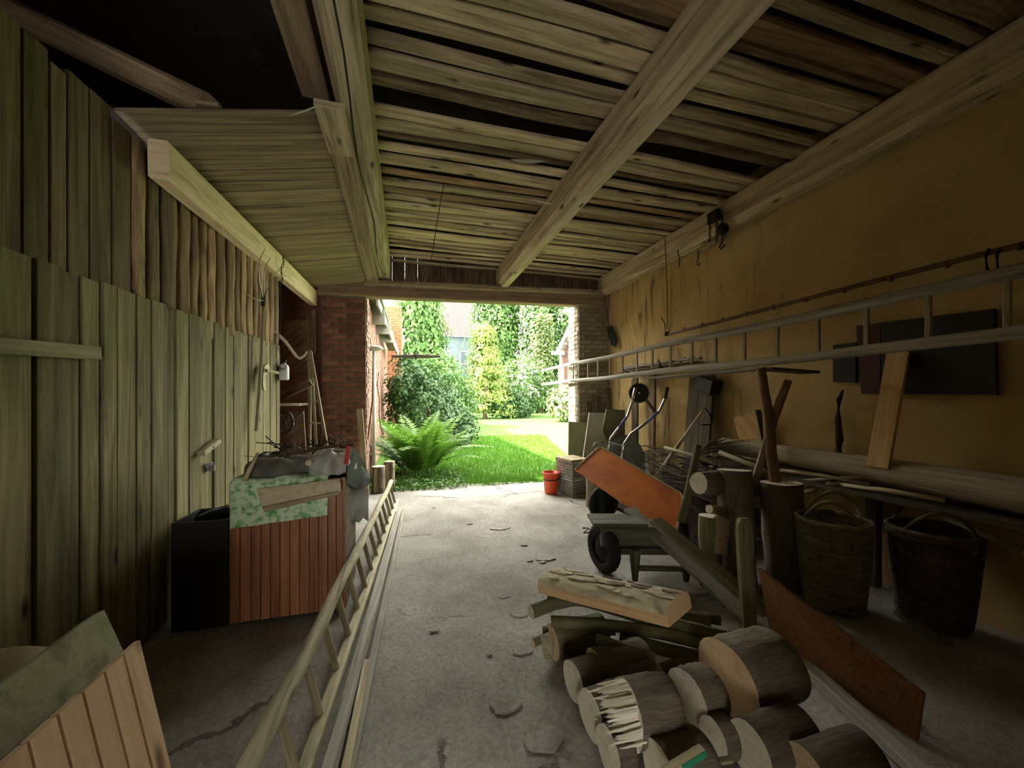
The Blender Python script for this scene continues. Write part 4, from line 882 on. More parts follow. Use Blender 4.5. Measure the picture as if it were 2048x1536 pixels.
# long ladder hung along the wall, its end sticking out into the sunshine
wl_ = thing('wall_ladder', 'long grey ladder hung level along the ochre wall, end poking outdoors', 'ladder', (3.0, 4.5, 1.82))
for zt, zb, nm in ((2.14, 2.14, 'rail'), (1.825, 1.825, 'rail')):
    m = MB(); n = 22; m.sweep([V((3.0, .5+7.75*k/n, zt+.008*math.sin(k*.8))) for k in range(n+1)], [(.024*math.cos(.628*i), .034*math.sin(.628*i)) for i in range(10)], smooth=True, jit=.03, sc=[1.15-.25*k/n for k in range(n+1)], cap=1); m.build(nm, [M['grey_wood'], M['pale_wood']], wl_)
for px in (1118, 1127, 1137, 1147, 1158, 1176, 1196, 1220, 1245, 1274, 1305, 1341, 1384, 1432, 1489, 1555, 1636, 1733, 1857, 2015):
    y = at(px, 740, x=3.0).y; m = MB(); m.bar((3.0, y, 1.84), (3.0, y, 2.125), .03, .022, up=(1, 0, 0), ch=.005); m.build('rung', M['rung_wood'], wl_)
# bamboo pole slung above the ladder
bp = thing('bamboo_pole', 'dark knotted bamboo pole slung along the ochre wall above the ladder', 'pole', (3.45, 3, 2.38))
m = MB(); m.tube([(3.45, .4+4.1*k/10, 2.385+.01*math.sin(k*.5)) for k in range(11)], .018, 10); m.build('culm', M['bamboo'], bp)
for k in range(13): y = 4.47-.31*k; m = MB(); m.lathe([(.019, -.012), (.025, -.003), (.025, .003), (.019, .012)], (3.45, y, 2.385), 10, ax=(0, 1, 0)); m.build('node_ring', M['bamboo'], bp)
m = MB(); m.lathe([(.016, 0), (.032, .01), (.032, .05), (.016, .06)], (3.45, 4.48, 2.385), 12, ax=(0, 1, 0), capb=True, capt=True); m.build('end_knob', M['iron'], bp)
p = V((3.45, 4.5, 2.385)); t = at(1330, 478, x=3.46)
m = MB(); m.tube([t, t.lerp(p, .5)+V((0, -.02, 0)), p+V((0, 0, .09)), p+V((0, -.05, .04)), p+V((0, -.03, -.02)), p+V((0, .03, -.01)), p+V((0, .06, .16)), p+V((0, .13, .25))], .006, 6); m.build('wire_hanger', M['rust'], label='long rusty wire hanging from the wall beam and holding the bamboo end', cat='wire')
for k, px in enumerate((1978, 2000)):
    a = at(px, 508, x=3.44); m = MB(); m.tube([a+V((0, 0, .03)), a+V((-.03, 0, -.01)), a+V((-.02, 0, -.09)), a+V((.02, 0, -.12))], .008, 6); m.build('wall_hook', M['iron'], label=['first iron hook hanging under the bamboo pole, farther from the photographer', 'second iron hook hanging under the bamboo pole, nearer the photographer'][k], cat='hook')
# hooks and pulley under the wall beam
pb = thing('pulley_block', 'dark pulley block hanging on chain loops from the wall beam', 'pulley', tuple(at(1425, 450, x=3.42)))
c = at(1425, 436, x=3.41); m = MB(); m.bar(c+V((0, -.02, -.05)), c+V((0, -.02, .06)), .16, .07, up=(1, 0, 0), ch=.015); m.build('block', M['iron'], pb)
for dx in (1419, 1433):
    for k in range(5): q = at(dx+(k % 2), 448+k*8, x=3.4); m = MB(); m.tube([q+V((.012*math.cos(.785*i)*(k % 2), .012*math.cos(.785*i)*(1-k % 2), .022*math.sin(.785*i))) for i in range(9)], .005, 5, up=(1, .3, 0)); m.build('chain_link', M['iron'], pb)
sp = thing('pulley_hook', 'round pulley with an iron hook beside the chain block', 'hook', tuple(at(1445, 470, x=3.42)))
c = at(1445, 458, x=3.41); m = MB(); m.lathe([(.02, -.022), (.062, -.02), (.05, 0), (.062, .02), (.02, .022)], c, 18, ax=(1, .4, 0), capb=True, capt=True); m.build('sheave', M['iron'], sp)
m = MB(); m.tube([c+V((0, 0, .16)), c+V((0, 0, -.04)), c+V((0, 0, -.12)), c+V((0, .02, -.16)), c+V((0, .045, -.185)), c+V((0, .02, -.215)), c+V((0, -.015, -.205)), c+V((0, -.025, -.185))], .008, 6, up=(1, 0, 0)); m.build('hook', M['iron'], sp)
m = MB(); m.tube([at(1395, 506, x=3.52), at(1425, 486, x=3.52), at(1458, 466, x=3.52)], .038, 10, cap=1); m.build('hook_pole', [M['log_pale'], M['end']], label='short pale pole tucked under the wall beam carrying the hooks', cat='pole')
c = at(1397, 510, x=3.46); sh_ = thing('swivel_hook', 'small iron swivel hook hanging from the short pale pole', 'hook', tuple(c))
m = MB(); m.tube([c+V((0, .018*math.cos(.785*i), .03+.022*math.sin(.785*i))) for i in range(9)], .005, 5, up=(1, 0, 0)); m.build('eye', M['iron'], sh_)
m = MB(); m.tube([c, c+V((0, 0, -.05)), c+V((0, .025, -.08)), c+V((0, .02, -.12)), c+V((0, -.015, -.125)), c+V((0, -.025, -.1))], .006, 6, up=(1, 0, 0)); m.build('hook', M['iron'], sh_)
m = MB(); m.tube([V((3.5, at(1356, 494, x=3.5).y, 3.45)), at(1356, 494, x=3.5), at(1356, 505, x=3.46), at(1359, 520, x=3.46), at(1358, 534, x=3.5)], .007, 6); m.build('bent_nail', M['iron'], label='bent iron spike driven into the wall beam beside the long wire', cat='nail')  # bent nail with its top set in the beam
# trowel-like tool hung at the right pier
tv = thing('hanging_spade', 'dark narrow spade head hanging at the corner of the right pier', 'tool', tuple(at(1222, 670, x=3.62)))
m = MB(); q = [at(x, y, x=3.60) for x, y in ((1213, 655), (1222, 652), (1232, 684), (1229, 693), (1222, 690))]; m.poly(q[::-1], (-1, 0, 0), .02); m.build('blade', M['tarp_green'], tv)
m = MB(); m.tube([at(1219, 656, x=3.6), at(1214, 625, x=3.58), at(1205, 570, x=3.5), at(1203, 560, x=3.45)], .006, 5); m.build('cord', M['rust'], tv)
# lamp under the outer eave
p = at(1138, 622, y=7.3); yl = thing('outside_lamp', 'round white lamp fixed outside at the top of the right pier', 'lamp', tuple(p))
m = MB(); m.lathe([(.03, .05), (.10, .03), (.115, 0), (.10, -.04), (.04, -.07)], p, 18, capb=True, capt=True); m.build('bowl', M['white'], yl)
m = MB(); m.bar(p+V((.03, -.05, .04)), p+V((.12, -.35, .10)), .04, .03); m.build('arm', M['white'], yl)
# sticks on a bracket rack
rk_ = thing('rack_bracket', 'bent iron hoop bracket holding sticks on the ochre wall', 'bracket', tuple(at(1236, 745, x=3.45)))
for yy in (5.35, 4.45): m = MB(); m.tube([(3.69, yy, 2.06), (3.6, yy, 1.96), (3.45, yy, 1.90), (3.32, yy, 1.92), (3.27, yy, 2.02)], .010, 6, up=(0, 1, 0)); m.build('hoop', M['iron'], rk_)
for k in range(11):
    y0 = rnd(5.3, 5.75); y1 = y0-rnd(.9, 1.7); x = 3.36+.03*k; z = 1.93+.035*(k % 3)+rnd(0, .012)
    m = MB(); m.bar((x, y0, z), (x+rnd(-.04, .04), y1, z+rnd(-.02, .02)), rnd(.03, .07), rnd(.015, .028), ch=.004); m.build('stored_lath', M['grey_wood' if k % 3 else 'dark_wood'], label='thin grey lath in the bundle on the wall rack', cat='lath', group='laths on the wall rack')
# upright boards and saw blade against the wall
m = MB(); m.bar(at(1270, 872, x=3.42)+V((0, 0, -.9)), at(1270, 757, x=3.58), .16, .03, up=(1, 0, 0), ch=.003); m.build('upright_board', M['dark_wood'], label='dark upright board behind the saw blade', cat='board')
m = MB(); m.bar(V((3.48, 4.90, 0)), at(1306, 748, x=3.6), .13, .04, up=(1, 0, 0), ch=.004); m.build('upright_board', M['slat_dark'], label='brown upright post between the saw blade and the wide dark board', cat='board')
m = MB(); m.bar(V((3.42, 4.02, 0)), V((3.62, 4.05, 1.78)), .42, .035, up=(1, 0, 0), ch=.004); m.build('wide_board', M['dark_wood'], label='wide dark board standing against the ochre wall', cat='board')
m = MB(); m.bar((3.58, 3.78, 1.62), (3.58, 4.02, 1.70), .16, .18, ch=.01); m.build('dark_block', M['black_board'], label='dark lump on the top corner of the wide dark board', cat='block')
c = at(1278, 786, x=3.36); sb = thing('saw_blade', 'black round saw blade with coarse teeth hanging by the wall ladder', 'saw blade', tuple(c))
u_ = V((.42, -.9, 0)).normalized().cross(V((0, 0, 1))); nrm = V((-.35, -.93, 0)).normalized(); u_ = V((0, 0, 1)).cross(nrm); pts = []
for k in range(28):
    a = 6.2832*k/28; r = .16; pts += [c+(u_*math.cos(a)+V((0, 0, 1))*math.sin(a))*r*.86, c+(u_*math.cos(a+.06)+V((0, 0, 1))*math.sin(a+.06))*r*1.0]
m = MB(); m.poly(pts, nrm, .006); 
m.build('disc', M['black_board'], sb)
m = MB(); m.lathe([(.016, 0), (.016, .008)], c+nrm*.004, 12, ax=nrm, capt=True); m.build('arbor_washer', M['white_plastic'], sb)
m = MB(); m.bar(at(1292, 800, x=3.40), at(1313, 828, x=3.48), .05, .03); m.build('short_lath', M['dark_wood'], label='short dark slat leaning below the saw blade', cat='slat')
# boards at the right pier
for nm, pts, y, lean, mat, lb in [('leaning_board', ((1138, 843), (1182, 846), (1178, 972), (1136, 968)), 6.05, .12, 'green_board', 'olive green board leaning on the right pier behind the crates'), ('leaning_board', ((1179, 825), (1216, 826), (1214, 975), (1158, 975)), 5.72, .16, 'white_board', 'whitish board with a slanted edge leaning by the right pier'), ('leaning_board', ((1213, 818), (1250, 820), (1250, 975), (1205, 862)), 5.5, .1, 'green_board', 'grey green board draped in cloth behind the wheelbarrow handles')]:
    q = [at(x, yy, y=y-(lean if yy > 900 else 0)) for x, yy in pts]; m = MB(); m.poly(q[::-1], (0, -1, .1), .025); o = m.build(nm, M[mat], label=lb, cat='board')
for k, (px, top, lb) in enumerate([(1188, 790, 'dark slat upright at the pier corner, first from the gateway'), (1200, 792, 'dark slat upright at the pier corner, second from the gateway'), (1219, 775, 'tall dark slat upright at the pier corner, third from the gateway'), (1232, 772, 'tall dark slat upright nearest the plastered wall'), (1180, 802, 'wide dark slat upright behind the olive board')]):
    p = at(px, top, y=6.36); m = MB(); m.bar((p.x, 6.22, 0), (p.x, 6.40, p.z), .075 if k < 4 else .12, .022, up=(0, 1, 0), ch=.003); m.build('upright_lath', M['dark_wood'], label=lb, cat='slat', group='slats at the right pier')
# bucket
p = at(1102, 986, z=0); bk = thing('bucket', 'orange plastic bucket on the concrete beside the crates', 'bucket', tuple(p))
m = MB(); m.lathe([(.09, .0), (.098, .004), (.135, .315), (.142, .318), (.142, .335), (.132, .335), (.096, .012)], p, 28, capb=True, capt=True); m.build('pail', M['bucket'], bk)
m = MB(); m.tube([p+V((.140*math.cos(q), .140*math.sin(q), .255-.035*math.cos(q-4.2))) for q in [math.pi+.2+2.9*k/18 for k in range(19)]], .009, 6); m.build('grip_handle', M['black_plastic'], bk)
m = MB(); m.tube([p+V((.0+.12*math.cos(q)*.7+.03, .12*math.cos(q), .32+.155*math.sin(q))) for q in [math.pi*k/14 for k in range(15)]], .004, 5); m.build('bail_wire', M['steel'], bk)
# two stacked crates
cA = V((2.43, 5.36, 0)); cB = V((2.34, 5.80, 0)); ux = (cB-cA).normalized(); vx = V((ux.y, -ux.x, 0)); Lc = .46; Wc = .34; Hc = .272
def crate(z0, label):
    t = thing('plastic_crate', label, 'crate', tuple(cA+V((0, 0, z0))), 'stacked grey crates')
    def B(u0, u1, v0, v1, a, b): 
        m.bar(cA+ux*((u0+u1)/2)+vx*((v0+v1)/2)+V((0, 0, z0+a)), cA+ux*((u0+u1)/2)+vx*((v0+v1)/2)+V((0, 0, z0+b)), v1-v0, u1-u0, up=ux)
    m = MB(); B(0, Lc, 0, Wc, .004, .016); m.build('base', M['crate'], t)
    m = MB()
    for a, b in ((.002, .03), (Hc-.035, Hc-.003)):
        B(0, Lc, 0, .018, a, b); B(0, Lc, Wc-.018, Wc, a, b); B(0, .018, 0, Wc, a, b); B(Lc-.018, Lc, 0, Wc, a, b)
    m.build('rims', M['crate'], t)
    m = MB(); rows = 5
    for j in range(rows-1): a = .03+(Hc-.065)*(j+1)/rows; B(0, Lc, .002, .014, a-.006, a+.006); B(.002, .014, 0, Wc, a-.006, a+.006)
    for k in range(12): u = Lc*(k+.5)/12; B(u-.007, u+.007, .002, .014, .03, Hc-.03)
    for k in range(9): v = Wc*(k+.5)/9; B(.002, .014, v-.006, v+.006, .03, Hc-.03)
    m.build('lattice', M['crate'], t)
    m = MB(); B(.02, Lc-.02, .03, .05, .02, Hc-.02); B(.03, .05, .03, Wc-.02, .02, Hc-.02); m.build('lining', M['dark_wood'], t)
crate(0, 'lower grey plastic lattice crate beside the orange bucket'); crate(Hc, 'upper grey plastic lattice crate of the stack beside the bucket')
for k in range(4):
    a = cA+ux*(.05+.11*k)+vx*(-.02)+V((0, 0, 2*Hc+.013)); m = MB(); m.bar(a, a+vx*.36+ux*rnd(-.03, .05), .085, .022, ch=.003); m.build('short_board', M['pale_wood'], label='short pale board laid across the top crate, %s from the photographer' % ('first', 'second', 'third', 'last')[k], cat='board', group='boards on the crates')
# log standing behind the crates
log('upright_log', at(1186, 1012, z=0), at(1186, 1012, z=0)+V((0, 0, .50)), .10, 'log standing on end between the crates and the wheelbarrow wheel', bark='log_pale', cat='log', group=None)
# wheelbarrow tipped on its nose, handles up
wb = thing('wheelbarrow', 'grey wheelbarrow tipped up with chrome handles in the air', 'wheelbarrow', (2.6, 4.4, 0))
for pts, ys in ((((1271, 777), (1264, 805), (1255, 832), (1236, 858), (1222, 876), (1218, 892), (1216, 912)), 4.35), (((1335, 775), (1330, 798), (1319, 822), (1292, 846), (1262, 868), (1247, 890), (1243, 925)), 4.0)):
    q = [at(x, y, y=ys) for x, y in pts]; m = MB(); m.tube(q, .0165, 10); h = m.build('handle', M['chrome'], wb)
    m = MB(); m.tube([q[2].lerp(q[3], .1), q[2].lerp(q[3], .9)], .0175, 10); m.build('sleeve', M['blue'], h)
    m = MB(); m.tube([q[0].lerp(q[1], -.02), q[1]], .020, 10); m.build('grip', M['rubber'] if ys < 4.2 else M['chrome'], h)
m = MB(); m.tube([at(1183, 902, y=4.4), at(1190, 886, y=4.4), at(1215, 884, y=4.35), at(1244, 892, y=4.05), at(1262, 886, y=4.0)], .009, 6); m.build('cross_tube', M['steel'], wb)
def tray(u, v):
    x = 1212+u*84-v*6*(1-2*u); yt = 905-34*math.sin(math.pi*min(1, u*1.15))**.7; yb = 985-20*u; return at(x, yt+(yb-yt)*v, y=4.45-.35*v-.25*u+.10*math.sin(math.pi*u))
m = MB(); m.grid(tray, 16, 10, th=.02); m.build('tray', M['tray'], wb)
def wheel(parent, c, ax, r, w, mt='tyre'):
    ax = V(ax).normalized(); m = MB(); h = w/2
    m.lathe([(r*.60, -h*.7), (r*.80, -h), (r*.95, -h*.8), (r, -h*.35), (r, h*.35), (r*.95, h*.8), (r*.80, h), (r*.60, h*.7)], c, 32, ax=ax); t = m.build(mt, M['rubber'], parent)
    m = MB(); n = 28
    for k in range(n):
        a = 6.2832*k/n; q = V((0, 0, 1)).rotation_difference(ax); d = q @ V((math.cos(a), math.sin(a), 0)); e = q @ V((-math.sin(a), math.cos(a), 0)); m.bar(V(c)+d*(r-.004)-ax*h*.6, V(c)+d*(r-.004)+ax*h*.6, .012, .014, up=d)
    m.build('tread', M['rubber'], t)
    m = MB(); m.lathe([(.02, -h*1.05), (.05, -h*.9), (r*.5, -h*.35), (r*.62, -h*.6), (r*.62, h*.6), (r*.5, h*.35), (.05, h*.9), (.02, h*1.05)], c, 24, ax=ax, capb=True, capt=True); m.build('rim', M['iron'], parent)
wheel(wb, V((2.36, 4.28, .215)), (.15, -.98, 0), .213, .08)
m = MB(); m.bar((2.22, 4.05, .0), (2.25, 4.12, .42), .09, .05, up=(1, -1, 0)); m.build('fork_plate', M['tarp_green'], wb)
# orange tilted board with its pale rim
oA = at(1150, 938, y=3.95); oB = at(1199, 893, y=4.25); oC = at(1368, 990, y=3.05); oD = at(1349, 1078, y=2.85)
_n = (oB-oA).cross(oD-oA); _r = oC-V((0, 0, EYE)); oC = V((0, 0, EYE))+_r*((oA-V((0, 0, EYE))).dot(_n)/_r.dot(_n))
ob_ = thing('orange_tray', 'large orange painted tray board tilted over the hand cart', 'tray', tuple((oA+oD)/2))
nr = (oD-oA).cross(oB-oA).normalized()
if nr.y > 0: nr = -nr
def oq(u, v): return oA.lerp(oD, u).lerp(oB.lerp(oC, u), v)
cr = .06; pts = [oq(0, 0), oq(1-cr*.5, 0), oq(1, .12), oq(1, .9), oq(1-cr*.7, 1), oq(cr*.6, 1), oq(0, .92)]
m = MB(); m.poly(pts if (pts[1]-pts[0]).cross(pts[2]-pts[1]).dot(nr) > 0 else pts[::-1], nr, .015); m.build('panel', M['orange'], ob_)
m = MB(); m.tube([oq(0, .0), oq(0, .92), oq(cr*.6, 1), oq(1-cr*.7, 1), oq(1, .9), oq(1, .1)], .012, 8); m.build('rolled_rim', M['pale_wood'], ob_)
# hand cart
hc = thing('hand_cart', 'small green-grey wooden hand cart with rubber wheels under the orange tray', 'cart', (2.0, 3.1, 0))
wheel(hc, V((1.665, 3.02, .2)), (1, .10, 0), .2, .105)
wheel(hc, V((2.55, 3.28, .2)), (1, .2, 0), .2, .105)
m = MB(); m.tube([(1.73, 3.03, .2), (2.5, 3.27, .2)], .022, 8); m.build('axle', M['iron'], hc)
bA = V((1.63, 3.22, .5)); m = MB(); m.bar((1.64, 3.06, .325), (2.12, 2.92, .325), .26, .17, ch=.012); m.build('body', M['cart'], hc)
m = MB(); m.bar((1.58, 3.10, .425), (2.02, 2.97, .425), .30, .028, ch=.006); m.build('top_board', M['cart'], hc)
for a in ((1.82, 2.78), (2.22, 2.66)): m = MB(); m.sweep([V((a[0], a[1], z)) for z in (.26, .15, 0)], [(-.03, -.025), (.03, -.025), (.03, .025), (-.03, .025)], up=(0, 1, 0), sc=[1.2, 1, .55]); m.build('leg', M['cart'], hc)
m = MB(); m.bar((1.80, 2.80, .10), (2.24, 2.66, .10), .03, .035); m.build('stretcher', M['cart'], hc)
m = MB(); m.bar((1.72, 2.88, .22), (2.3, 2.72, .22), .05, .05); m.build('cross_bar', M['cart'], hc)
q = [at(x, y, y=3.3) for x, y in ((1166, 1056), (1178, 1056), (1167, 1066), (1186, 1064), (1206, 1060))]; m = MB(); m.tube(q, .008, 6, up=(0, 1, .1)); m.build('crank', M['iron'], hc)
# long boards leaning from the cart to the floor
m = MB(); m.bar(at(1258, 1018, z=.47), at(1498, 1235, z=.03), .135, .03, ch=.004, seg=5, bow=-.008); m.build('long_board', M['grey_wood'], label='weathered grey-topped board running from the hand cart to the floor', cat='board', group='boards on the hand cart')
m = MB(); m.bar(at(1310, 1040, z=.49), at(1535, 1225, z=.06), .16, .032, ch=.004, seg=5); m.build('long_board', M['olive_wood'], label='wider brown board beside the weathered board on the hand cart', cat='board', group='boards on the hand cart')
# D-handled spade
sd = thing('spade', 'spade with a pale shaft and iron D-shaped grip leaning behind the orange tray', 'spade', tuple(at(1310, 950, y=3.5)))
a = at(1408, 818, y=3.75); b = at(1306, 962, y=3.95); m = MB(); m.tube([a.lerp(b, k/6) for k in range(7)], [.016, .017, .019, .021, .022, .022, .021], 10); m.build('shaft', M['pale_wood'], sd)
q = [at(x, y, y=3.75) for x, y in ((1405, 822), (1411, 816), (1418, 826), (1425, 842), (1423, 849), (1412, 850), (1402, 849))]; m = MB(); m.tube(q, .008, 6, up=(0, 1, 0)); m.build('d_grip', M['iron'], sd)
m = MB(); m.poly([b+V(p) for p in ((-.09, 0, .02), (.09, 0, .02), (.085, -.08, -.22), (0, -.10, -.27), (-.085, -.08, -.22))], (0, -1, .3), .006); m.build('blade', M['rust'], sd)
a = at(1396, 890, y=2.95); b = at(1362, 1045, y=2.9); m = MB(); m.tube([b, a.lerp(b, .5)+V((.01, 0, 0)), a], [.037, .036, .030], 10, cap=1); m.build('leaning_pole', [M['branch'], M['end']], label='thick mossy pole leaning beside the orange tray corner', cat='pole')
# forked props
fp = thing('forked_prop', 'forked tree-branch prop standing under the wall ladder', 'prop', tuple(at(1555, 985, x=2.95)))
q = [at(x, y, x=2.92) for x, y in ((1522, 738), (1528, 780), (1535, 822), (1539, 865), (1541, 900), (1548, 945), (1556, 1000))]; q.append(V((q[-1].x+.02, q[-1].y-.02, .02)))
m = MB(); m.tube(q, [.036, .037, .04, .042, .042, .040, .040, .042], 12, cap=1, jit=.04); m.build('trunk', [M['slat_brown'], M['end']], fp)
q = [at(x, y, x=2.97) for x, y in ((1540, 870), (1549, 835), (1562, 798), (1577, 760))]; m = MB(); m.tube(q, [.03, .032, .032, .028], 10, cap=1, jit=.04); m.build('fork', [M['slat_brown'], M['end']], fp)
q = [at(x, y, x=2.90) for x, y in ((1534, 875), (1524, 915), (1513, 952))]; q.append(q[-1]+(q[-1]-q[-2])*.8); m = MB(); m.tube(q, [.026, .03, .032, .032], 10, cap=1); m.build('brace', [M['log_pale'], M['end']], fp)
m = MB(); m.bar(at(1528, 738, x=2.98), at(1622, 745, x=3.5), .16, .022); m.build('bracket_board', M['dark_wood'], label='dark board laid on the forked prop behind the ladder', cat='board')
m = MB(); m.bar((3.1, 2.65, 1.765), (3.1, 4.4, 1.765), .20, .02, ch=.003); m.build('shelf_plank', M['grey_wood'], label='thin plank lying under the wall ladder between forked prop and dark board', cat='plank')
# dark boards on the wall, yellow board, hanging stick
m = MB(); m.poly([at(x, y, x=3.655) for x, y in ((1712, 652), (1760, 646), (1760, 788), (1722, 788))][::-1], (-1, 0, 0), .03); db = None
wbrd = thing('wall_board', 'large dark board fixed to the ochre wall behind the ladder', 'board', tuple(at(1850, 788, x=3.66)))
m.build('maroon_panel', M['maroon'], wbrd)
m = MB(); m.poly([at(x, y, x=3.655) for x, y in ((1762, 645), (1988, 618), (1992, 790), (1762, 788))][::-1], (-1, 0, 0), .03); m.build('black_panel', M['black_board'], wbrd)
m = MB(); m.poly([at(x, y, x=3.655) for x, y in ((1666, 690), (1711, 685), (1711, 766), (1666, 764))][::-1], (-1, 0, 0), .03); m.build('small_wall_board', M['black_board'], label='small black board on the wall beside the large dark one', cat='board')
m = MB(); m.bar(at(1756, 935, x=3.42), at(1797, 705, x=3.63), .14, .03, up=(1, 0, 0), ch=.003); m.build('yellow_board', M['yellow_board'], label='pale yellow board leaning on the wall in front of the dark panel', cat='board')
m = MB(); m.tube([at(x, y, x=3.64) for x, y in ((1686, 780), (1678, 800), (1676, 840), (1679, 880), (1676, 908))], [.008, .02, .026, .03, .03], 8); m.build('hanging_stick', M['dark_wood'], label='dark curved stick standing against the wall under the small black board', cat='stick')
q = [at(x, y, x=3.6) for x, y in ((1466, 836), (1515, 822), (1530, 900), (1480, 885))]; m = MB(); m.poly(q[::-1], (-1, 0, 0), .03); m.build('plain_board', M['yellow_board'], label='ochre coloured board leaning on the wall behind the forked prop', cat='board')
a, b = at(1516, 822, x=3.5), at(1528, 880, x=3.35); m = MB(); m.bar(a, b+(b-a)*.6, .05, .04); m.build('dark_stake', M['dark_wood'], label='dark stake leaning against the ochre coloured board', cat='stake')
# long pale log lying on trestles along the wall, and the bench that carries it
log('long_log', (3.50, 3.62, .97), (3.50, .5, .90), .075, 'long pale debarked log lying along the ochre wall', r1=.115, bark='log_pale', group=None, seg=12, jit=.03, bend=.01)
bn = thing('storage_bench', 'dark low bench along the ochre wall carrying logs and poles', 'bench', (3.3, 2.2, 0))
m = MB(); m.box((3.34, .4, .755), (3.68, 4.0, .785)); m.build('top', M['dark_wood'], bn)
for yy in (.7, 2.2, 3.8):
    for xx in (3.62,): m = MB(); m.bar((xx, yy, 0), (xx, yy, .755), .07, .07, up=(0, 1, 0)); m.build('leg', M['dark_wood'], bn)
m = MB(); m.bar((3.675, .5, .86), (3.675, 3.3, .90), .025, .15); m.build('back_rail', M['dark_wood'], bn)
for k, (p0, p1, r, mat, lb) in enumerate([((1560, 940), (1735, 968), .016, 'log_pale', 'pale thin pole lying below the long log'), ((1600, 962), (1738, 955), .014, 'rung_wood', 'reddish thin stick crossing the poles below the long log'), ((1672, 968), (1888, 1000), .017, 'pale_wood', 'longest pale lath lying in front of the long log'), ((1605, 985), (1680, 968), .02, 'rung_wood', 'short forked stick rising from the first wicker basket'), ((1440, 905), (1570, 960), .022, 'rung_wood', 'brown pole lying from the brushwood toward the forked prop'), ((1330, 895), (1440, 930), .02, 'rung_wood', 'brown pole lying across the brushwood heap'), ((1640, 985), (1660, 965), .014, 'pale_wood', 'short pale stick above the first basket'), ((1830, 1010), (2047, 1105), .022, 'olive_wood', 'long dull pole slanting down at the right wall corner')]):
    m = MB(); a = at(*p0, x=3.40 if k not in (4, 5) else 3.0); b = at(*p1, x=3.39 if k not in (4, 5) else 3.0); m.tube([a, a.lerp(b, .5)+V((0, 0, .008)), b], r, 8, cap=1); m.build('lying_pole', [M[mat], M['end']], label=lb, cat='pole', group='poles below the long log')
# brushwood heap
bw = thing('brushwood', 'dark heap of brushwood and twigs against the ochre wall', 'brushwood', (3.1, 4.0, 0), kind='stuff'); m = MB()
for k in range(420):
    f = R.random(); y = 3.1+f*1.7; hh = .95-.12*abs(f-.5)*2; x = rnd(2.75, 3.6); z = rnd(.05, 1)*hh*(.75+.25*(x-2.7)/.9); a = rnd(-.6, .6); d = V((math.sin(a)*.6, -math.cos(a), rnd(-.25, .3))).normalized()*rnd(.12, .34)
    c = V((x, y, z)); m.tube([c-d, c+V((rnd(-.03, .03), rnd(-.03, .03), rnd(-.02, .04))), c+d], [rnd(.004, .012), rnd(.004, .01), .003], 5, caps=False)
M['twig'] = plain('twig_bark', (.05, .042, .026), (.11, .09, .055), 12, .9)
m.build('twigs', M['twig'], bw)
m = MB(); m.grid(lambda u, v: (2.75+.85*u, 3.1+1.75*v, .60*math.sin(math.pi*min(1, u*1.4+.05)/1.6)*math.sin(math.pi*(.12+.76*v))+.03*math.sin(u*15)*math.sin(v*22)), 14, 20); m.build('leaf_litter', M['earth'], bw)
br = MB()
for k in range(160):
    a = rnd(-1, 1); c = at(1400, 905, x=3.3); t = c+V((rnd(-.08, .08), -.45+rnd(-.25, .2), .13+rnd(-.10, .10))); br.tube([c+V((0, rnd(-.02, .02), rnd(-.02, .02))), c.lerp(t, .6)+V((0, 0, .03)), t], [.004, .003, .0015], 4, caps=False)
br.build('twig_broom', M['dark_wood'], label='dark twig broom lying on the brushwood near the spade grip', cat='broom', kind='stuff')
# stumps and thick logs in front of the brushwood
log('stub_log', at(1397, 966, y=2.62), at(1510, 965, y=2.75), .085, 'thick short log pointing at the gateway beside the orange tray', r1=.12, group=None, seg=7, jit=.06)
log('upright_log', V((2.62, 2.55, 0)), V((2.66, 2.62, .90)), .14, 'big log standing on end behind the rounded slab post', r1=.13, bark='barklog', group=None)
log('upright_log', V((2.95, 2.38, 0)), V((2.93, 2.42, .82)), .15, 'dark big log standing on end beside the first basket', r1=.14, group=None)
log('branch_stub', at(1418, 1018, y=2.55), at(1480, 1026, y=2.6), .034, 'short knobbly branch stub below the thick log', r1=.04, bark='rung_wood', group=None)
log('birch_log', at(1438, 1105, y=2.5), at(1444, 1035, y=2.5), .055, 'pale scaly barked log standing below the branch stub', r1=.06, bark='birch', group=None)
log('upright_log', V((2.36, 2.55, 0)), V((2.38, 2.58, .55)), .085, 'brown log standing on end left of the big upright logs', bark='branch', group=None)
a = at(1500, 1275, z=.0); b = at(1487, 1036, y=a.y+.08); m = MB(); sp_ = b-a
m.sweep([a+sp_*f for f in (0, .3, .6, .85, .95, 1)], [(-.06, -.014), (.06, -.014), (.06, .014), (-.06, .014)], up=(0, 1, 0), sc=[.75, .9, .98, 1, .9, (.55, 1)]); m.build('slab_post', M['olive_wood'], label='olive slab post with a rounded top standing before the logs', cat='post')
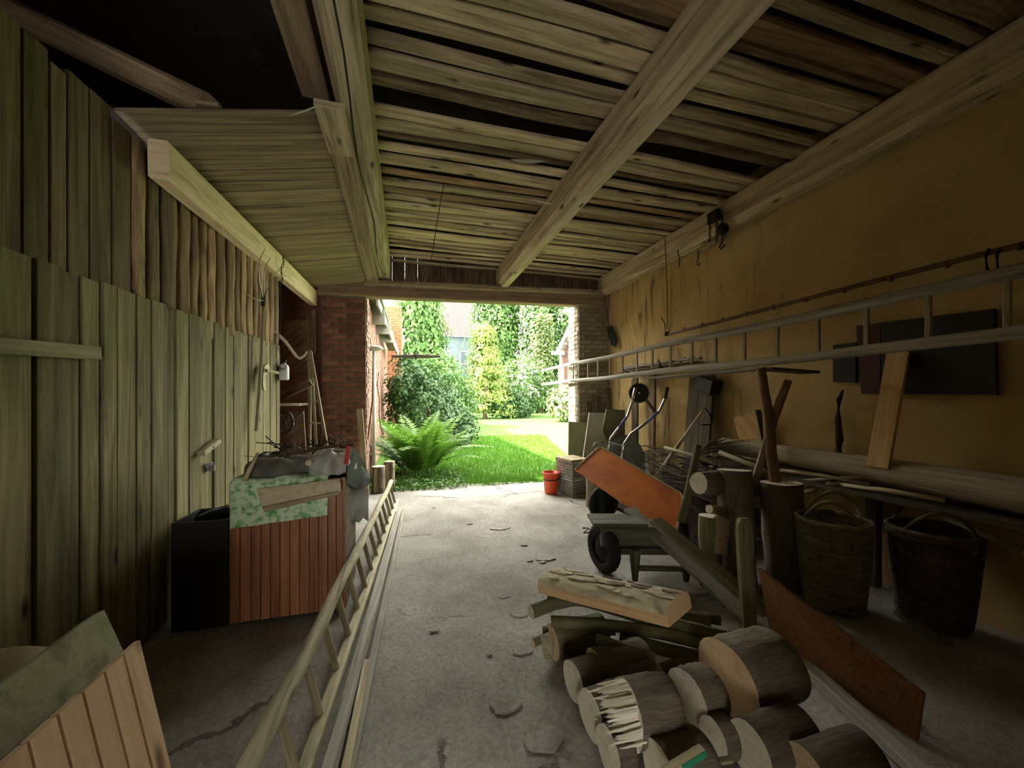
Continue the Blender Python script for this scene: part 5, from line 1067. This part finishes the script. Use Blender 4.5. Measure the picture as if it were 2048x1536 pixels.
# wicker baskets
def basket(c, r0, r1, h, mat, label, tilt, n=30, rows=44):
    t = thing('wicker_basket', label, 'basket', tuple(c)); ORG[t] = V((0, 0, 0)); t.rotation_euler = tilt
    m = MB()
    for k in range(n):
        a = 6.2832*k/n; m.tube([V((math.cos(a)*(r0+(r1-r0)*f**.7), math.sin(a)*(r0+(r1-r0)*f**.7), h*f)) for f in (0, .25, .5, .75, 1)], .006, 5, caps=False)
    m.build('stakes', mat, t, kind='stuff')
    for j in range(rows):
        f = (j+.5)/rows; r = r0+(r1-r0)*f**.7; m = MB(); m.tube([V((math.cos(6.2832*k/(2*n))*(r+.006*(1 if (k+j) % 2 else -1)), math.sin(6.2832*k/(2*n))*(r+.006*(1 if (k+j) % 2 else -1)), h*f)) for k in range(2*n+1)], h/rows*.46, 5, caps=False); m.build('weave_ring', mat, t)
    m = MB(); m.tube([V((math.cos(.2618*k)*r1, math.sin(.2618*k)*r1, h)) for k in range(25)], .016, 8); m.build('rim', mat, t)
    m = MB(); m.lathe([(.01, .012), (r0, .012)], (0, 0, 0), 20); m.build('bottom', mat, t)
    for s in (-1, 1):
        m = MB(); m.tube([V((s*r1*.98*math.cos((q-1.5708)*.55), r1*.98*math.sin((q-1.5708)*.55), h+.16*math.sin(q))) for q in [math.pi*k/12 for k in range(13)]], .011, 8); m.build('handle', mat, t)
    return t
basket((2.98, 2.06, .01), .16, .215, .62, M['wicker'], 'tall wicker basket with an arched handle before the bench, nearer the gateway', (0, 0, .55))
basket((3.38, 1.72, .01), .16, .22, .62, M['wicker_dark'], 'darker wicker basket with an arched handle, farther right', (0, 0, .7))
# red chipboard panel on edge and the beam on the floor
P1, P2, P3, P4 = at(1516, 1136, z=.47), at(1545, 1292, z=.0), at(1832, 1484, z=.0), at(1846, 1388, z=.2)
P2.z = .004; P3.z = .004; m = MB(); nn = (P3-P2).cross(V((0, 0, 1))); nn = nn if nn.x < 0 else -nn
m.poly([P1, P2, P3, P4], nn, .02); m.build('chipboard_sheet', M['chip'], label='rough reddish-brown panel standing on edge behind the firewood', cat='panel')
m = MB(); m.bar(at(1560, 1284, z=.03), at(1860, 1560, z=.03), .085, .05, ch=.006); m.build('floor_beam', M['grey_wood'], label='grey squared timber lying on the floor before the reddish panel', cat='timber')
# clutter in the dark right corner
m = MB(); m.bar(at(1862, 1225, z=.0), at(1908, 1100, z=.36), .05, .04, ch=.005); m.build('grey_stake', M['grey_wood'], label='grey stake leaning among rubbish in the dark right corner', cat='stake')
q = [at(x, y, y=1.75) for x, y in ((1832, 1215), (1868, 1138), (1886, 1145), (1872, 1215))]; m = MB(); m.poly(q[::-1], (0, -1, 0), .015); m.build('brown_offcut', M['chip'], label='brown board offcut standing behind the grey stake', cat='offcut')
m = MB(); m.bar(at(1795, 1225, z=.03), at(1900, 1290, z=.03), .05, .03); m.build('dull_lath', M['olive_wood'], label='dull lath lying on the dark corner floor', cat='lath')
m = MB(); m.bar(at(1893, 1238, z=.05), at(1911, 1268, z=.03), .025, .02); m.build('pale_chip', M['split'], label='small pale wood chip on the dark corner floor', cat='chip')
# ---------------------------------------------------------------- firewood heap
def face_log(px, py, x, r, L, label, yaw=0, end='end', bark='barklog', r1=None, z=None, **k):
    c = at(px, py, x=x); c.z = max(c.z, r*.97)
    if z is not None: c.z = z
    d = V((math.cos(yaw), math.sin(yaw), rnd(-.02, .02)))
    return log('log', c, c+d*L, r, label, r1=r1, end=end, bark=bark, **k)
def lie(px, py, r, L, label, yaw=0, zb=0, **k):
    """a log lying on its side, its near face standing on the ground at a pixel"""
    c = at(px, py, z=zb)+V((0, 0, r)); d = V((math.cos(yaw), math.sin(yaw), 0))
    return log('log', c, c+d*L, r, label, **k)
lie(1450, 1427, .170, .32, 'largest sawn log of the heap, lying on the right with a tan end', yaw=.05, end='end_tan', n=26)
lie(1373, 1450, .122, .13, 'log with a pale oval sawn end just left of the largest log', yaw=.05, n=22)
lie(1181, 1476, .100, .26, 'log with a narrow grey end below the splintered log', yaw=.12, n=20)
lie(1146, 1402, .096, .14, 'short round at the left edge with a thin grey end above the floor', yaw=.12, n=20)
lie(1216, 1548, .090, .08, 'log at the lower left edge of the heap', yaw=.05, n=20)
lie(1318, 1600, .104, .20, 'bright-ended log at the bottom of the heap beside the green stick', yaw=.03, n=22)
lie(1426, 1516, .080, .07, 'thin log with a grey end wedged between bottom logs', yaw=.0, n=18)
lie(1498, 1556, .105, .28, 'bottom log with a long pale oval end right of centre', yaw=.05, n=22)
lie(1612, 1608, .100, .30, 'bottom log at the right end of the heap', yaw=.0, n=20, end='end_tan')
lie(1190, 1379, .100, .30, 'upper log with a pale slanted end left of the thin green branch', yaw=.05, n=20)
# splintered log: sawn body with a torn bright face
sl = thing('splintered_log', 'log with a bright splintered torn end in the middle of the heap', 'log', tuple(at(1240, 1480, x=1.15)), 'logs of the firewood heap')
c = at(1246, 1428, z=.185); R0 = .128
log_bm(c+V((.02, 0, 0)), c+V((.21, -.01, .0)), R0, n=20).build('trunk', [M['barklog'], M['end']], sl)
m = MB(); sdir = V((-1, .02, 0))
for k in range(230):
    a_ = rnd(0, 6.2832); rr = R0*math.sqrt(rnd(.02, .93)); o_ = c+V((.03, rr*math.cos(a_), rr*math.sin(a_)))
    front = -math.cos(a_)*.6+math.sin(a_)*.4; L_ = rnd(.05, .13)+.06*max(0, front)*rr/R0
    e_ = o_+sdir*L_+V((0, rnd(-.006, .006), rnd(-.006, .006))); w_ = rnd(.007, .016); h_ = rnd(.004, .008)
    m.sweep([o_, o_.lerp(e_, .6), e_], [(-w_/2, -h_/2), (w_/2, -h_/2), (w_/2, h_/2), (-w_/2, h_/2)], up=(0, math.cos(a_), math.sin(a_)), sc=[1, .85, .2])
m.build('splinters', M['split'], sl, kind='stuff')
# branches and small logs lying over the rear of the heap
def branch(pts, zs, r, label, mat='branch', end='end', cat='branch', group='branches of the firewood heap'):
    q = [at(x, y, z=z) for (x, y), z in zip(pts, zs)]; m = MB(); n = 10
    m.tube(q, r if isinstance(r, list) else [r]*len(q), n, cap=1, jit=.05); return m.build('branch', [M[mat], M[end]], label=label, cat=cat, group=group)
branch([(1062, 1224), (1110, 1206), (1158, 1196), (1215, 1212), (1300, 1238), (1400, 1262), (1452, 1275)], [.25, .265, .27, .25, .21, .19, .17], [.040, .038, .040, .042, .040, .038, .034], 'mossy crooked branch bending over the top of the heap')
branch([(1102, 1243), (1180, 1246), (1260, 1256), (1340, 1270), (1420, 1292)], [.20, .20, .18, .17, .15], .032, 'straight brown branch just below the mossy crooked branch')
branch([(1096, 1195), (1160, 1200), (1260, 1214), (1420, 1244)], [.16, .17, .17, .15], .038, 'olive branch behind the mossy crooked branch')
branch([(1238, 1205), (1330, 1222), (1440, 1240)], [.15, .16, .15], .030, 'dark branch under the half-round slab')
branch([(1193, 1277), (1240, 1292), (1310, 1316)], [.20, .18, .15], [.026, .025, .022], 'thin green branch with a pale cut end in the middle of the heap', end='end')
branch([(1066, 1286), (1110, 1268), (1180, 1262)], [.10, .11, .12], .024, 'thin branch with a round cut end at the left of the heap', end='end_tan')
branch([(1085, 1262), (1150, 1258), (1230, 1262)], [.12, .13, .13], .026, 'short branch above the thin round-ended branch')
branch([(1165, 1328), (1230, 1318), (1300, 1312)], [.10, .10, .09], .020, 'pale thin twig lying low behind the front logs', end='end')
branch([(1240, 1275), (1330, 1300), (1410, 1318)], [.12, .11, .09], .035, 'dark branch behind the largest log')
branch([(1320, 1340), (1370, 1322), (1420, 1318)], [.07, .08, .09], .028, 'dark branch end poking out beside the largest log')
lie(1104, 1316, .092, .34, 'log with a light sawn end at the rear left of the heap', yaw=.10, end='end_tan', bark='branch', n=18)
m = MB(); m.poly([at(1080, 1272, z=.14), at(1090, 1320, z=.02), at(1104, 1316, z=.02), at(1106, 1278, z=.13)], (-1, -.4, 0), .22); m.build('split_billet', M['rung_wood'], label='split wood billet standing at the rear left corner of the heap', cat='billet')
# half-round slab on top
sa = at(1102, 1156, z=.34); sb_ = at(1358, 1212, z=.49); d = (sb_-sa).normalized(); m = MB(); n = 10
w = .125; prof = [(-w, -.052), (w, -.052)]+[(w*math.cos(q), -.0+.055*math.sin(q)) for q in [math.pi*k/n for k in range(n+1)]]
m.sweep([sa.lerp(sb_, k/8) for k in range(9)], prof, jit=.0, mat=0, cap=1)
for i in range(len(m.f)):
    k = i % len(prof)
    if i < 8*len(prof): m.m[i] = 1 if k in (0, 1, len(prof)-1) else 0
hs = thing('half_round_slab', 'fresh half-round timber slab with torn pale bark lying on top of the heap', 'slab', tuple(sa))
M['slab_bark'] = wood('torn_bark', (.50, .44, .28), (.70, .64, .44), (.16, .12, .07), su=4, sv=9, bump=1.0, var=.02, stain=(.34, .30, .22), stain_amt=.5)
M['slab_side'] = wood('slab_side', (.52, .34, .17), (.62, .43, .23), (.38, .23, .10), su=1, sv=18, bump=.2, var=.02)
m.build('slab_body', [M['slab_bark'], M['slab_side']], hs)
sd_ = d.cross(V((0, 0, 1))).normalized(); up_ = sd_.cross(d)
for k in range(26):
    f = rnd(.05, .97); a = rnd(-.6, .9); p = sa.lerp(sb_, f)+sd_*(w*.85*a)+up_*(.055*math.sqrt(max(0, 1-a*a*.72))+.002); L_ = rnd(.02, .09); m = MB()
    nn_ = (up_+sd_*a*.5).normalized(); k0 = rnd(.008, .02); q_ = []
    for i in range(9):
        t_ = 6.2832*i/9; q_.append(p+d*(L_*math.cos(t_)*rnd(.6, 1.1))+sd_*(k0*math.sin(t_)*rnd(.5, 1.3))+nn_*.004)
    m.poly(q_, nn_, .006); m.build('bark_flake', M['slab_bark'] if k % 4 else M['barklog'], hs)
# painted stick and lath at the front
gs = thing('painted_stick', 'wooden stick with chipped green paint lying on the front logs', 'stick', tuple(at(1375, 1515, z=.2)))
a, b = at(1330, 1545, z=.20), at(1405, 1499, z=.225); m = MB(); m.bar(a, b, .034, .022, ch=.003); m.build('stick', M['pale_wood'], gs)
e = (b-a).normalized(); s_ = e.cross(V((0, 0, 1))).normalized(); m = MB(); m.bar(a.lerp(b, .35)+s_*.0165+V((0, 0, -.001)), a.lerp(b, .99)+s_*.0165+V((0, 0, -.001)), .004, .023); m.build('green_paint', M['green_paint'], gs)
m = MB(); m.bar(at(1395, 1530, z=.14), at(1462, 1519, z=.14), .022, .012); m.build('thin_lath', M['olive_wood'], label='thin lath lying at the foot of the front logs', cat='lath')
# cobwebs under the beams
M['web'] = leaf_mat('cobweb', (.45, .45, .38), (.6, .6, .5), .5)
for pts, z, lb in [(((575, 232), (612, 216), (648, 205), (652, 225)), 3.2, 'torn cobweb hanging at the loft edge beside the hewn beam'), (((1058, 398), (1085, 403), (1128, 412), (1100, 418)), 3.6, 'pale torn cobweb under the slats beside the middle beam'), (((1020, 318), (1050, 324), (1095, 322), (1070, 330)), 3.725, 'small torn cobweb between slats near the middle beam')]:
    q = [at(x, y, z=z) for x, y in pts]; m = MB(); m.grid(lambda u, v: q[0].lerp(q[2], u)+(q[1]-q[0].lerp(q[2], .5))*(math.sin(math.pi*u)*(v-.2))+V((0, 0, -.02*math.sin(math.pi*u)*v)), 8, 3); m.build('cobweb', M['web'], label=lb, cat='cobweb')
